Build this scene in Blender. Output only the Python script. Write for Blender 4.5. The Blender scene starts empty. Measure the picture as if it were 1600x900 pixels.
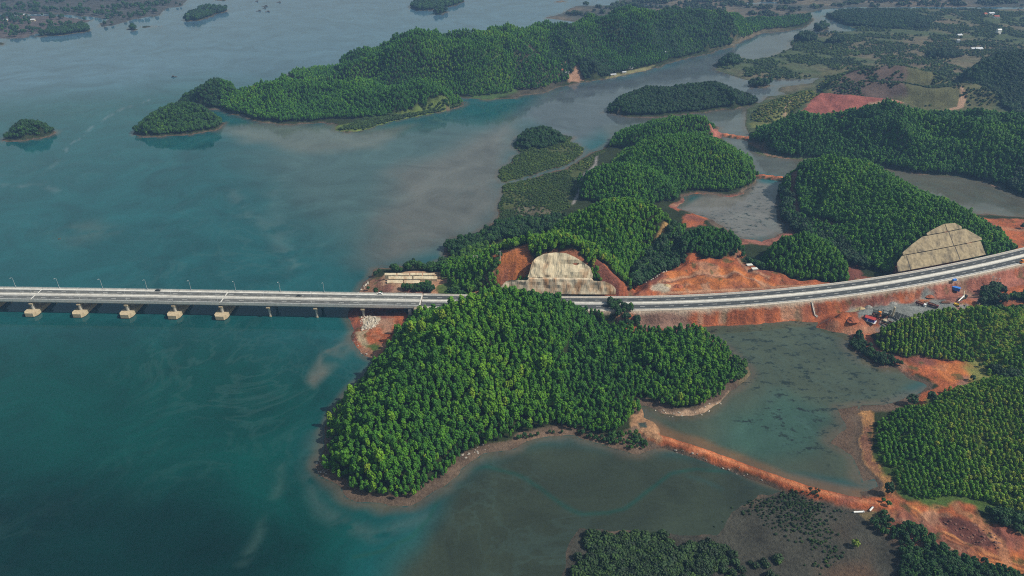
import bpy, bmesh, math, random
import numpy as np
from mathutils import Vector, Matrix, Euler

R = math.radians
SC = bpy.context.scene
COL = SC.collection
random.seed(7)
RNG = np.random.default_rng(11)

# ------------------------------------------------------------------ camera
CAM_H, FPX, TILT = 325.0, 1120.0, R(30.5)
cam_d = bpy.data.cameras.new('camera')
cam = bpy.data.objects.new('camera', cam_d)
COL.objects.link(cam)
cam.location = (0, 0, CAM_H)
cam.rotation_euler = (math.pi / 2 - TILT, 0, 0)
cam_d.sensor_width = 36
cam_d.lens = 36 * FPX / 1600
cam_d.clip_start = 1
cam_d.clip_end = 60000
SC.camera = cam

# ------------------------------------------------------------------ sky, sun, exposure
SUN_EL, SUN_AZ = R(46), R(100)          # azimuth clockwise from +Y (north, away from the viewer)
w = bpy.data.worlds.new('World')
SC.world = w
w.use_nodes = True
nt = w.node_tree
bg = nt.nodes['Background']
sky = nt.nodes.new('ShaderNodeTexSky')
sky.sky_type = 'NISHITA'
sky.sun_disc = False
sky.sun_elevation = SUN_EL
sky.sun_rotation = SUN_AZ
sky.air_density = 3.0
sky.dust_density = 3.0
sky.ozone_density = 5.0
nt.links.new(sky.outputs[0], bg.inputs[0])
bg.inputs[1].default_value = 0.09
sd_ = bpy.data.lights.new('sun', 'SUN')
sun = bpy.data.objects.new('sun', sd_)
COL.objects.link(sun)
sd_.energy = 5.0
sd_.angle = R(0.5)
sd_.color = (1.0, 0.94, 0.82)
sv = Vector((math.cos(SUN_EL) * math.sin(SUN_AZ), math.cos(SUN_EL) * math.cos(SUN_AZ), math.sin(SUN_EL)))
sun.rotation_euler = sv.to_track_quat('Z', 'Y').to_euler()
sun.location = (300, 300, 900)
SC.view_settings.view_transform = 'Standard'
SC.view_settings.look = 'None'
SC.view_settings.gamma = 1
SC.view_settings.exposure = 0.08
SC.render.engine = 'CYCLES'
cy = SC.cycles
cy.use_denoising = False
cy.filter_width = 1.1
cy.max_bounces = 5
cy.diffuse_bounces = 1
cy.glossy_bounces = 2
cy.volume_bounces = 0
cy.transparent_max_bounces = 4
cy.caustics_reflective = False
cy.caustics_refractive = False

# ------------------------------------------------------------------ measuring helpers
ST, CT = math.sin(TILT), math.cos(TILT)


def at(px, py, z=0.0):
    a, b = (px - 800) / FPX, (450 - py) / FPX
    t = (CAM_H - z) / (ST - b * CT)
    return np.array([a * t, (CT + b * ST) * t])


def P(pts, z=0.0):
    return np.array([at(p[0], p[1], p[2] if len(p) > 2 else z) for p in pts])


def proj(x, y, z):
    d = y * CT + (CAM_H - z) * ST
    u = y * ST - (CAM_H - z) * CT
    return 800 + FPX * x / d, 450 - FPX * u / d, d


_TAB = RNG.random((256, 256))


def vnoise(x, y, scale, seed=0):
    x = x / scale + seed * 17.31
    y = y / scale + seed * 7.77
    xi, yi = np.floor(x).astype(int), np.floor(y).astype(int)
    fx, fy = x - xi, y - yi
    fx, fy = fx * fx * (3 - 2 * fx), fy * fy * (3 - 2 * fy)
    g = lambda i, j: _TAB[(i + seed * 31) & 255, j & 255]
    return (g(xi, yi) * (1 - fx) + g(xi + 1, yi) * fx) * (1 - fy) + (g(xi, yi + 1) * (1 - fx) + g(xi + 1, yi + 1) * fx) * fy


def fbm(x, y, scale, seed=0, n=4):
    s, a, tot = 0, 1.0, 0
    for k in range(n):
        s = s + a * vnoise(x, y, scale / 2 ** k, seed + k)
        tot += a
        a *= 0.55
    return s / tot


def smooth(t):
    t = np.clip(t, 0, 1)
    return t * t * (3 - 2 * t)


def seg_dist(x, y, pts, closed=False):
    """distance to a polyline and the fractional index of the nearest point"""
    best = np.full(x.shape, 1e9)
    idx = np.zeros(x.shape)
    n = len(pts)
    for i in range(n if closed else n - 1):
        a, b = pts[i], pts[(i + 1) % n]
        dx, dy = b - a
        L = dx * dx + dy * dy + 1e-9
        t = np.clip(((x - a[0]) * dx + (y - a[1]) * dy) / L, 0, 1)
        d = (x - a[0] - t * dx) ** 2 + (y - a[1] - t * dy) ** 2
        m = d < best
        best = np.where(m, d, best)
        idx = np.where(m, i + t, idx)
    return np.sqrt(best), idx


def inside(x, y, pts):
    c = np.zeros(x.shape, bool)
    n = len(pts)
    for i in range(n):
        a, b = pts[i], pts[(i + 1) % n]
        if a[1] == b[1]:
            continue
        m = (a[1] > y) != (b[1] > y)
        c ^= m & (x < (b[0] - a[0]) * (y - a[1]) / (b[1] - a[1]) + a[0])
    return c


def sdist(x, y, pts):
    d, _ = seg_dist(x, y, pts, True)
    return np.where(inside(x, y, pts), d, -d)


# ------------------------------------------------------------------ the road line (deck level 13 m)
ROAD_Z = 13.0
road_px = [(-700, 452.5), (-300, 455.5), (0, 459), (100, 460.5), (200, 462), (400, 465.3), (550, 468), (680, 470), (800, 472.6),
           (930, 474), (1000, 473.7), (1060, 472.3), (1125, 469.3), (1200, 464), (1300, 454), (1400, 440), (1500, 421.5),
           (1600, 399), (1720, 367), (1900, 312)]
_c = P(road_px, ROAD_Z)


def catmull(c, step):
    out = []
    for i in range(len(c) - 1):
        p0, p1, p2, p3 = c[max(i - 1, 0)], c[i], c[i + 1], c[min(i + 2, len(c) - 1)]
        n = max(2, int(np.linalg.norm(p2 - p1) / step))
        for k in range(n):
            t = k / n
            out.append(0.5 * ((2 * p1) + (p2 - p0) * t + (2 * p0 - 5 * p1 + 4 * p2 - p3) * t * t + (3 * p1 - p0 - 3 * p2 + p3) * t ** 3))
    out.append(c[-1])
    return np.array(out)


_r = catmull(_c, 3.0)
for _ in range(30):
    _r[1:-1] = (_r[:-2] + 2 * _r[1:-1] + _r[2:]) / 4
_s = np.concatenate([[0], np.cumsum(np.linalg.norm(np.diff(_r, axis=0), axis=1))])
S_END = _s[-1]


def RC(s):
    return np.array([np.interp(s, _s, _r[:, 0]), np.interp(s, _s, _r[:, 1])])


def RT(s):
    d = RC(min(s + 2, S_END)) - RC(max(s - 2, 0))
    return d / np.linalg.norm(d)


def RP(s, d):
    t = RT(s)
    return RC(s) + np.array([-t[1], t[0]]) * d      # d > 0 is the far (north) side


def S_of(px, py, z=ROAD_Z):
    p = at(px, py, z)
    d, i = seg_dist(np.array([p[0]]), np.array([p[1]]), _r)
    return float(np.interp(i[0], np.arange(len(_s)), _s))


S_AB = S_of(648, 469.5)                 # the abutment, hidden behind the headland trees

# ------------------------------------------------------------------ terrain grid (rows closer together near the viewer)
py_rows = np.arange(960, -41, -1.6)
Yr = np.array([at(800, p)[1] for p in py_rows])
Yr = np.concatenate([np.array([-500, -300, -150, -50, 20, 70, 110, 140, 165, 185, 200, 212]), Yr, np.geomspace(Yr[-1] * 1.03, 15000, 14)])
ue = np.geomspace(0.83, 4.5, 12)
U = np.concatenate([-ue[::-1], np.arange(-0.80, 0.8001, 2.0 / FPX), ue])
NR, NC = len(Yr), len(U)
SPAN = CT * np.maximum(Yr, 0) + 165
GX = (U[None, :] * SPAN[:, None]).ravel()
GY = np.repeat(Yr, NC)


def grid_sample(A, x, y):
    x, y = np.asarray(x, float), np.asarray(y, float)
    fr = np.clip(np.interp(y, Yr, np.arange(NR)), 0, NR - 1.001)
    fc = np.clip(np.interp(x / (CT * np.maximum(y, 0) + 165), U, np.arange(NC)), 0, NC - 1.001)
    r, c = fr.astype(int), fc.astype(int)
    a, b = fr - r, fc - c
    A = A.reshape(NR, NC)
    return (A[r, c] * (1 - b) + A[r, c + 1] * b) * (1 - a) + (A[r + 1, c] * (1 - b) + A[r + 1, c + 1] * b) * a


WX = GX + (fbm(GX, GY, 26, 1, 3) - 0.5) * 13
WY = GY + (fbm(GX, GY, 26, 5, 3) - 0.5) * 13


def near(poly, margin):
    lo, hi = poly.min(0) - margin, poly.max(0) + margin
    return np.nonzero((GX > lo[0]) & (GX < hi[0]) & (GY > lo[1]) & (GY < hi[1]))[0]


Z = np.full(GX.shape, -3.0)
BARE = np.zeros(GX.shape)
SHORE = np.full(GX.shape, -60.0)        # signed distance to the nearest shore

# --- shores
MAIN = [(548, 488), (547, 498), (550, 510), (557, 516), (550, 527), (556, 540), (572, 555), (590, 562), (594, 566), (575, 585), (560, 602),
        (545, 620), (530, 635), (518, 650), (508, 668), (500, 690), (494, 712), (492, 730), (495, 743), (510, 755), (535, 770),
        (565, 785), (600, 795), (630, 793), (655, 783), (680, 762), (700, 745), (725, 725), (750, 710), (785, 705), (810, 702),
        (830, 690), (850, 683), (880, 683), (910, 684), (940, 690), (970, 703), (995, 710), (1015, 705), (1032, 697), (1030, 686),
        (1034, 672), (1022, 660), (1005, 652), (1001, 635), (1010, 634), (1030, 643), (1060, 648), (1085, 648), (1105, 642),
        (1125, 630), (1140, 615), (1158, 596), (1172, 586), (1168, 570), (1150, 555), (1130, 540), (1105, 525), (1080, 512),
        (1085, 508), (1110, 506), (1200, 503), (1290, 502), (1310, 510), (1330, 516), (1328, 540), (1345, 562), (1380, 577),
        (1415, 580), (1440, 590), (1453, 602), (1440, 613), (1415, 625), (1395, 632), (1345, 634), (1337, 645), (1334, 680),
        (1342, 715), (1352, 740), (1362, 757), (1345, 766), (1350, 795), (1345, 812), (1360, 832), (1390, 850), (1402, 872), (1400, 905),
        (1420, 960), (2500, 960), (2500, 330), (1700, 350), (1600, 338), (1540, 334), (1480, 336), (1440, 320), (1410, 310), (1375, 292),
        (1340, 277), (1290, 267), (1245, 272), (1220, 285), (1216, 300), (1217, 340), (1232, 358), (1190, 377), (1155, 372),
        (1110, 342), (1075, 331), (1060, 325), (1070, 309), (1085, 304), (1110, 303), (1140, 306), (1162, 302), (1175, 290), (1182, 275), (1170, 252), (1142, 238),
        (1128, 216), (1122, 197), (1090, 195), (1060, 195), (1000, 203), (965, 212), (947, 227), (920, 240), (910, 247), (875, 264),
        (837, 277), (800, 286), (785, 300), (778, 318), (775, 345), (740, 366), (705, 375), (697, 390), (695, 405), (680, 412),
        (662, 419), (637, 417), (600, 418), (585, 421), (575, 437), (565, 444), (560, 455), (552, 470)]
EAST = [(1285, 26), (1300, 32), (1325, 40), (1338, 46), (1335, 49), (1300, 50), (1270, 54), (1250, 59), (1232, 67), (1237, 74), (1225, 81),
        (1208, 88), (1177, 95), (1160, 90), (1140, 88), (1122, 100), (1117, 110), (1137, 116), (1170, 125), (1200, 126), (1237, 124),
        (1277, 122), (1267, 129), (1220, 136), (1215, 142), (1230, 147), (1200, 150), (1190, 158), (1165, 170), (1170, 185), (1163, 195),
        (1168, 215), (1170, 232), (1182, 240), (1205, 246), (1242, 250), (1300, 254), (1370, 262), (1450, 272), (1525, 280), (1562, 294),
        (1600, 309), (1700, 328), (2500, 328), (2500, 15), (1340, 14), (1312, 15)]
NORTH = [(850, 28), (880, 20), (900, 9), (960, 8), (975, -5), (960, -120), (2500, -120), (2500, 11), (1340, 11.5), (1310, 12.5), (1287, 14.5), (1268, 19.5),
         (1255, 30), (1200, 40), (1100, 50), (950, 40)]
FAR_W = [(-900, 95), (0, 60), (35, 60), (55, 53), (100, 47), (143, 32), (80, 24.5), (-900, 30)]
FAR_N = [(-900, 28), (80, 22), (140, 26), (172, 30), (157, 37), (158, 42), (175, 40), (210, 30), (250, 24), (258, 13), (285, 10), (290, 3), (310, -60), (-900, -110)]
ISLES = [
    [(785, 262), (802, 250), (815, 240), (802, 230), (802, 222), (820, 210), (850, 207), (880, 212), (897, 215), (890, 222), (905, 225),
     (915, 232), (905, 245), (870, 262), (830, 274), (800, 283), (785, 284), (777, 276)],
    [(3, 219), (18, 206), (45, 203), (70, 203), (86, 207), (78, 212), (60, 217), (30, 221), (12, 222)],
    [(209, 209), (222, 195), (270, 187), (320, 187), (351, 192), (338, 203), (300, 210), (250, 215), (222, 214)],
    [(277, 163), (288, 153), (335, 149), (360, 153), (400, 148), (480, 146), (560, 148), (640, 148), (700, 153), (728, 163), (715, 170), (660, 180),
     (630, 186), (600, 194), (570, 202), (540, 207), (520, 203), (528, 194), (500, 192), (460, 195), (440, 196), (400, 189), (370, 180), (348, 172), (310, 169)],
    [(440, 122), (455, 115), (520, 107), (640, 97), (750, 86), (800, 60), (850, 40), (1000, 30), (1100, 30), (1200, 30), (1268, 24), (1270, 33), (1256, 43), (1225, 49), (1190, 52),
     (1160, 64), (1147, 72), (1110, 83), (1085, 89), (1050, 98), (1010, 110), (960, 121), (910, 129), (885, 134), (850, 145), (800, 154),
     (760, 156), (720, 152), (690, 150), (620, 152), (560, 152), (500, 140)],
    [(945, 176), (958, 165), (1000, 150), (1060, 146), (1120, 146), (1165, 153), (1186, 162), (1150, 170), (1080, 178), (1030, 184), (980, 184)],
    [(57, 58), (85, 50), (125, 42), (140, 43), (138, 50), (100, 55)],
    [(288, 30), (300, 22), (310, 20), (308, 16), (330, 14), (355, 16), (350, 20), (335, 22), (332, 26), (310, 33), (292, 34)],
    [(196, 46), (205, 44), (216, 46), (206, 48)], [(221, 42.5), (228, 40), (238, 41), (230, 43.5)], [(241, 42), (250, 41.5), (249, 43)],
    [(640, 10), (655, 2), (680, 0), (700, -2), (728, 2), (715, 8), (690, 14), (655, 17), (645, 14)],
    [(678, 21), (690, 17), (700, 18), (692, 23), (680, 23)], [(865, 2), (880, 0.5), (885, 3), (870, 4)], [(335, -6), (360, -5), (352, 2), (338, 1)],
    [(1270, 48), (1282, 39), (1295, 44), (1285, 51)], [(1165, 133), (1185, 131), (1205, 134), (1190, 138), (1172, 137)],
    [(-20, 70), (-5, 66), (6, 68), (0, 71)],
]


def add_land(poly_px, slope, cap, warp=True, fringe=True):
    global Z, SHORE
    poly = P(poly_px)
    i = near(poly, 60)
    d = sdist(WX[i], WY[i], poly) if warp else sdist(GX[i], GY[i], poly)
    z = np.where(d > 0, cap * (1 - np.exp(-d * slope / cap)), np.maximum(d * 0.16, -3))
    Z[i] = np.maximum(Z[i], z)
    if fringe:
        SHORE[i] = np.maximum(SHORE[i], d)


add_land(MAIN, 0.28, 3.0)
add_land(EAST, 0.2, 1.6)
add_land(NORTH, 0.2, 1.6)
add_land(FAR_W, 0.2, 2.0)
add_land(FAR_N, 0.2, 2.0)
for k, p in enumerate(ISLES):
    add_land(p, 0.2 if k == 0 else 0.4, 1.2 if k == 0 else 2.2)
# the mud flat in the near corner: barely above the water
MUD = [(1235, 770), (1290, 782), (1345, 796), (1400, 850), (1420, 980), (870, 980), (893, 850), (910, 822), (1000, 830), (1060, 842), (1120, 838), (1150, 800), (1190, 775)]
add_land(MUD, 0.012, 0.25, fringe=False)
BANKMUD = [(1305, 642), (1340, 634), (1336, 665), (1338, 690), (1355, 745), (1345, 748), (1328, 705), (1295, 692), (1312, 668)]
add_land(BANKMUD, 0.03, 0.3)


def level(poly_px, z, ztarget, feather):
    poly = P(poly_px, z)
    i = near(poly, 5)
    d = sdist(WX[i], WY[i], poly)
    k = smooth(d / feather + 0.3)
    Z[i] = Z[i] * (1 - k) + ztarget * k


FLATS = [(790, 285), (840, 280), (880, 266), (910, 252), (945, 235), (920, 262), (903, 290), (905, 312), (885, 332), (850, 348), (780, 352), (778, 320)]
level(FLATS, 0, 0.5, 12)
level([(585, 440), (605, 425), (690, 418), (750, 395), (790, 420), (790, 470), (700, 476), (590, 470)], 6, 7.5, 18)
level([(965, 466), (1000, 440), (1040, 413), (1095, 398), (1155, 398), (1200, 415), (1290, 437), (1330, 432), (1400, 425), (1395, 440), (1300, 452), (1200, 460), (1100, 466)], 10, 10.5, 14)
level([(1285, 500), (1300, 484), (1400, 472), (1500, 458), (1640, 440), (1640, 460), (1540, 470), (1500, 486), (1420, 506), (1350, 512)], 8, 8.5, 14)
level([(1395, 770), (1440, 778), (1560, 795), (1640, 815), (1640, 905), (1560, 885), (1480, 865), (1420, 840), (1385, 800)], 4, 4.0, 14)
level([(1395, 560), (1440, 560), (1510, 565), (1550, 590), (1480, 612), (1455, 625), (1440, 600), (1410, 580)], 2, 2.2, 10)

for poly_, amp_ in (([(1395, 770), (1440, 778), (1560, 795), (1640, 815), (1640, 905), (1560, 885), (1480, 865), (1420, 840), (1385, 800)], 3.0),
                    ([(965, 466), (1000, 440), (1040, 413), (1095, 398), (1155, 398), (1200, 415), (1290, 437), (1300, 452), (1200, 460), (1100, 466)], 3.2),
                    ([(1410, 560), (1510, 566), (1550, 590), (1480, 612), (1440, 600)], 1.5)):
    wp_ = P(poly_, 4)
    i = near(wp_, 5)
    k = smooth(sdist(WX[i], WY[i], wp_) / 10)
    Z[i] += k * amp_ * (1 - 2 * np.abs(fbm(GX[i], GY[i], 22, 111, 4) - 0.5) * 2 - 0.7)
# --- hills: footprint, crest line (picture position of the tree tops, ground height), tree height
HILLS = []


def hill(name, base, ridge, bz=0.0, th=8.0, rough=0.14, k=0.6, nsc=70):
    global Z
    bp = P(base, bz)
    rp = np.array([at(p[0], p[1], p[2] + th) for p in ridge])
    rz = np.array([p[2] for p in ridge], float)
    i = near(bp, 12)
    db = sdist(WX[i], WY[i], bp)
    dr, ri = seg_dist(GX[i], GY[i], rp)
    t = np.clip(np.where(db > 0, db / (db + dr + 1e-6), 0), 0, 1)
    zr = np.interp(ri, np.arange(len(rz)), rz)
    s = k * np.sin(t * math.pi / 2) + (1 - k) * smooth(t)
    rn = 1 - 2 * np.abs(fbm(GX[i], GY[i], nsc, 9, 4) - 0.5) * 2
    h = zr * s * (1 + rough * 1.6 * (rn - 0.72) * np.minimum(1, 4 * (1 - t) * t + 0.06))
    Z[i] = np.maximum(Z[i], np.where(t > 0, np.maximum(h, Z[i]), Z[i]))
    HILLS.append((name, bp))


hill('headland', [(600, 560), (620, 530), (640, 508), (700, 499), (800, 499), (900, 500), (940, 506), (956, 540), (976, 580), (996, 615), (1003, 640),
                  (985, 664), (955, 678), (900, 676), (860, 670), (830, 674), (800, 688), (780, 690), (755, 699), (728, 713), (704, 732), (683, 751),
                  (655, 776), (627, 787), (597, 788), (562, 778), (522, 758), (500, 738), (499, 706), (512, 676), (535, 640), (566, 604)],
     [(590, 670, 18), (630, 600, 28), (680, 535, 37), (730, 475, 42), (780, 452, 44), (830, 455, 42), (866, 463, 36), (895, 480, 24), (918, 516, 8)], th=8.5, rough=0.06)
hill('spur', [(940, 520), (985, 513), (1040, 513), (1095, 523), (1132, 545), (1152, 575), (1142, 605), (1115, 630), (1075, 641), (1035, 637), (1005, 624), (985, 600), (960, 560)],
     [(988, 566, 3), (1018, 550, 6), (1060, 548, 7), (1100, 556, 6), (1125, 575, 4)], th=8, rough=0.05)
hill('rock_hill', [(680, 440), (700, 420), (740, 408), (800, 400), (870, 396), (930, 402), (985, 418), (1005, 445), (990, 472), (930, 480), (850, 480), (780, 480), (735, 470), (700, 455)],
     [(700, 425, 12), (745, 402, 24), (800, 380, 37), (855, 366, 47), (900, 372, 46), (940, 396, 34), (975, 430, 18)], th=8)
hill('middle_hill', [(850, 400), (865, 375), (900, 355), (960, 350), (1030, 352), (1068, 366), (1062, 395), (1020, 415), (1000, 440), (960, 448), (900, 435)],
     [(868, 348, 28), (905, 331, 38), (945, 316, 46), (985, 314, 47), (1025, 324, 41), (1052, 342, 28)], th=8)
hill('flat_wood', [(900, 300), (905, 285), (930, 275), (975, 272), (1020, 276), (1055, 290), (1058, 315), (1040, 322), (1000, 328), (950, 325), (912, 315)],
     [(915, 285, 14), (938, 263, 23), (972, 253, 28), (1010, 260, 24), (1040, 283, 14)])
hill('long_hill', [(955, 262), (975, 243), (1020, 231), (1080, 226), (1130, 232), (1172, 250), (1184, 275), (1174, 294), (1140, 301), (1100, 300), (1075, 301), (1050, 312), (1010, 300), (975, 285)],
     [(975, 250, 20), (1005, 226, 30), (1040, 212, 37), (1080, 208, 39), (1120, 220, 35), (1152, 240, 26), (1172, 264, 12)])
hill('shore_hill', [(950, 232), (965, 213), (1000, 203), (1080, 198), (1115, 198), (1128, 212), (1110, 222), (1060, 232), (1000, 240)],
     [(960, 222, 12), (1000, 200, 21), (1040, 189, 27), (1080, 179, 31), (1108, 181, 25), (1120, 193, 13)])
hill('dome', [(805, 228), (815, 213), (845, 208), (875, 212), (882, 223), (850, 234), (820, 235)],
     [(825, 208, 9), (838, 197, 15), (855, 195, 15), (870, 205, 9)])
hill('small_hill', [(1050, 397), (1058, 377), (1090, 365), (1130, 365), (1156, 377), (1160, 394), (1140, 404), (1100, 410), (1070, 410)],
     [(1068, 372, 17), (1088, 360, 20), (1115, 356, 21), (1140, 363, 17)], bz=9, th=8, k=0.9)
hill('round_hill', [(1188, 407), (1200, 388), (1230, 377), (1270, 378), (1305, 393), (1326, 420), (1322, 438), (1295, 440), (1250, 432), (1210, 424)],
     [(1205, 386, 17), (1230, 369, 25), (1260, 364, 27), (1287, 376, 23), (1310, 402, 15)], bz=7, th=8, k=0.9)
hill('big_hill', [(1218, 300), (1222, 283), (1245, 270), (1290, 264), (1340, 274), (1375, 288), (1410, 305), (1450, 318), (1490, 334), (1540, 358), (1582, 388), (1585, 410),
                  (1500, 434), (1420, 446), (1385, 432), (1350, 418), (1300, 400), (1260, 375), (1230, 350), (1218, 322)],
     [(1237, 270, 20), (1262, 250, 33), (1295, 241, 39), (1335, 249, 39), (1375, 270, 37), (1405, 294, 35), (1440, 306, 38), (1482, 312, 42), (1516, 330, 33), (1548, 354, 19)])
hill('forest_ridge', [(1172, 224), (1180, 208), (1230, 198), (1300, 188), (1440, 186), (1600, 196), (1760, 215), (1760, 338), (1640, 315), (1600, 304), (1560, 290), (1500, 276),
                      (1420, 270), (1370, 261), (1300, 252), (1240, 248), (1200, 241)],
     [(1185, 206, 13), (1220, 192, 23), (1290, 172, 36), (1340, 176, 38), (1390, 182, 37), (1435, 167, 44), (1480, 172, 45), (1530, 175, 45), (1600, 188, 43), (1690, 195, 40)], rough=0.7, th=14, nsc=130)
hill('islet', [(10, 219), (20, 206), (45, 202), (70, 203), (84, 208), (60, 215), (30, 219)], [(22, 203, 10), (38, 184, 17), (58, 185, 17), (76, 201, 7)])
hill('island', [(213, 209), (225, 194), (270, 186), (320, 186), (348, 192), (335, 202), (300, 208), (250, 213), (225, 212)],
     [(226, 188, 12), (245, 170, 22), (278, 158, 29), (310, 160, 27), (336, 177, 12)])
hill('rear_island', [(280, 163), (290, 152), (335, 148), (375, 149), (382, 165), (345, 170), (310, 167)], [(290, 149, 14), (310, 132, 26), (335, 121, 32), (360, 128, 27)])
hill('long_island', [(345, 170), (360, 154), (400, 147), (480, 145), (560, 148), (640, 148), (700, 153), (724, 164), (700, 172), (650, 179), (600, 186), (560, 188), (520, 187), (490, 191),
                     (440, 193), (400, 187), (370, 179)],
     [(365, 151, 17), (388, 131, 29), (413, 122, 34), (450, 125, 33), (500, 125, 32), (545, 128, 31), (588, 144, 22), (620, 137, 28), (652, 129, 30), (682, 134, 26), (708, 153, 12)], rough=0.8, nsc=110)
hill('far_range', [(452, 122), (458, 113), (520, 106), (640, 94), (750, 84), (850, 66), (1000, 46), (1100, 40), (1200, 33), (1266, 26), (1266, 33), (1253, 41), (1225, 46),
                   (1190, 49), (1145, 69), (1110, 80), (1050, 94), (1010, 106), (960, 116), (905, 126), (880, 131), (850, 142), (760, 152), (700, 151), (620, 150), (560, 150), (500, 136)],
     [(465, 118, 8), (515, 102, 30), (560, 86, 42), (600, 74, 51), (640, 60, 62), (700, 62, 60), (750, 57, 61), (800, 53, 56), (850, 39, 57), (920, 30, 58), (1000, 16, 59), (1070, 21, 54),
      (1150, 21, 51), (1205, 15, 43), (1250, 28, 22)], rough=1.0, th=10, nsc=170)
hill('range_knoll', [(855, 117), (860, 103), (900, 97), (945, 107), (962, 116), (930, 124), (890, 129), (865, 127)], [(870, 92, 27), (895, 81, 34), (925, 89, 29), (950, 104, 17)])
hill('range_shoulder', [(785, 138), (800, 114), (840, 108), (880, 111), (885, 128), (850, 141), (810, 145)], [(810, 104, 26), (840, 93, 35), (865, 99, 26)], th=4)
hill('range_end', [(1010, 92), (1020, 68), (1070, 56), (1130, 58), (1150, 68), (1110, 80), (1060, 92)], [(1030, 50, 36), (1070, 40, 42), (1110, 45, 37), (1140, 56, 24)])
hill('river_island', [(948, 176), (960, 165), (1000, 150), (1060, 147), (1120, 146), (1165, 154), (1183, 162), (1150, 168), (1080, 175), (1030, 181), (980, 182)],
     [(965, 161, 10), (985, 144, 16), (1015, 134, 20), (1050, 138, 18), (1085, 131, 22), (1120, 127, 24), (1150, 142, 17), (1172, 157, 8)])
hill('grass_hill', [(1275, 142), (1290, 122), (1350, 113), (1440, 115), (1495, 128), (1490, 145), (1400, 152), (1330, 152), (1290, 150)],
     [(1300, 124, 22), (1345, 107, 32), (1410, 102, 35), (1455, 110, 29), (1484, 126, 16)], th=2)
hill('brown_hill', [(1265, 162), (1282, 145), (1340, 138), (1440, 138), (1540, 138), (1585, 155), (1565, 166), (1480, 168), (1400, 170), (1330, 172)],
     [(1295, 139, 20), (1340, 125, 28), (1400, 129, 28), (1460, 139, 24), (1520, 131, 25), (1560, 145, 18)], th=1)
hill('red_hill', [(1222, 192), (1238, 176), (1290, 160), (1400, 164), (1445, 172), (1440, 195), (1300, 205), (1240, 200)],
     [(1240, 177, 14), (1286, 144, 29), (1340, 151, 27), (1400, 156, 24), (1430, 164, 16)], th=0, rough=0.08)
hill('yellow_slope', [(1172, 190), (1190, 165), (1240, 150), (1292, 152), (1270, 178), (1215, 195)], [(1198, 168, 12), (1230, 152, 18), (1268, 142, 22)], th=1)
hill('knoll', [(1448, 93), (1458, 83), (1490, 82), (1504, 90), (1475, 96)], [(1460, 81, 10), (1475, 76, 13), (1492, 79, 10)], th=8)
hill('river_knoll', [(1243, 66), (1250, 57), (1268, 57), (1272, 65), (1258, 68)], [(1250, 55, 7), (1258, 51, 9), (1266, 55, 7)], th=7)
hill('river_knoll', [(1292, 71), (1305, 61), (1318, 69)], [(1302, 58, 6), (1308, 58, 6)], th=7)
hill('river_knoll', [(1123, 105), (1135, 94), (1150, 93), (1156, 102), (1140, 107)], [(1136, 92, 9), (1143, 88, 10)], th=7)
hill('low_wood', [(1290, 25), (1320, 19), (1400, 19), (1455, 33), (1450, 46), (1380, 46), (1320, 40)], [(1310, 24, 6), (1370, 20, 10), (1430, 28, 8)], th=8)
hill('east_hill', [(1498, 137), (1505, 116), (1550, 102), (1640, 96), (1760, 108), (1760, 205), (1650, 197), (1590, 182), (1560, 166), (1530, 152)],
     [(1510, 108, 20), (1540, 91, 35), (1580, 79, 45), (1640, 74, 50), (1720, 80, 50)])
hill('upper_plantation', [(1362, 520), (1400, 498), (1470, 484), (1540, 478), (1620, 476), (1760, 488), (1760, 600), (1620, 592), (1560, 580), (1520, 563), (1460, 557), (1410, 557), (1380, 545)],
     [(1385, 512, 12), (1425, 494, 17), (1480, 482, 21), (1540, 484, 23), (1620, 488, 25), (1720, 496, 25)], bz=6, th=4)
hill('lower_plantation', [(1365, 647), (1400, 633), (1450, 629), (1475, 612), (1540, 592), (1620, 585), (1850, 590), (1850, 850), (1620, 806), (1560, 791), (1500, 776), (1440, 776), (1400, 760),
                          (1382, 725), (1368, 680)],
     [(1470, 650, 11), (1540, 618, 17), (1620, 604, 23), (1800, 610, 28)], bz=3, th=3)
hill('road_bush', [(1545, 478), (1560, 455), (1600, 443), (1720, 438), (1720, 492), (1600, 500), (1565, 490)], [(1572, 462, 12), (1620, 452, 16), (1700, 450, 16)], bz=8, th=5)
hill('spoil_heap', [(1300, 505), (1302, 490), (1320, 484), (1338, 492), (1342, 508), (1325, 517)], [(1315, 491, 11), (1326, 490, 11)], bz=3, th=0, rough=0.4)

# --- water carved back out of the land
def carve(poly_px, depth=1.5):
    global Z, SHORE
    poly = P(poly_px)
    i = near(poly, 10)
    d = sdist(WX[i], WY[i], poly)
    Z[i] = np.where(d > 0, np.minimum(Z[i], np.maximum(-d * 0.2, -depth)), Z[i])
    SHORE[i] = np.where(d > 0, np.minimum(SHORE[i], -d), SHORE[i])


carve([(910, 246), (915, 243), (880, 262), (838, 276), (800, 287), (778, 290), (778, 286), (836, 274), (876, 260)], 0.6)

for pan in ([(1000, 8), (1030, 6.5), (1032, 9), (1002, 10.5)], [(1150, 4), (1215, 2), (1216, 6), (1165, 7)], [(1340, 2), (1350, 0), (1348, 5)], [(1195, 10), (1212, 8), (1212, 11)]):
    carve(pan, 0.6)

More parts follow.
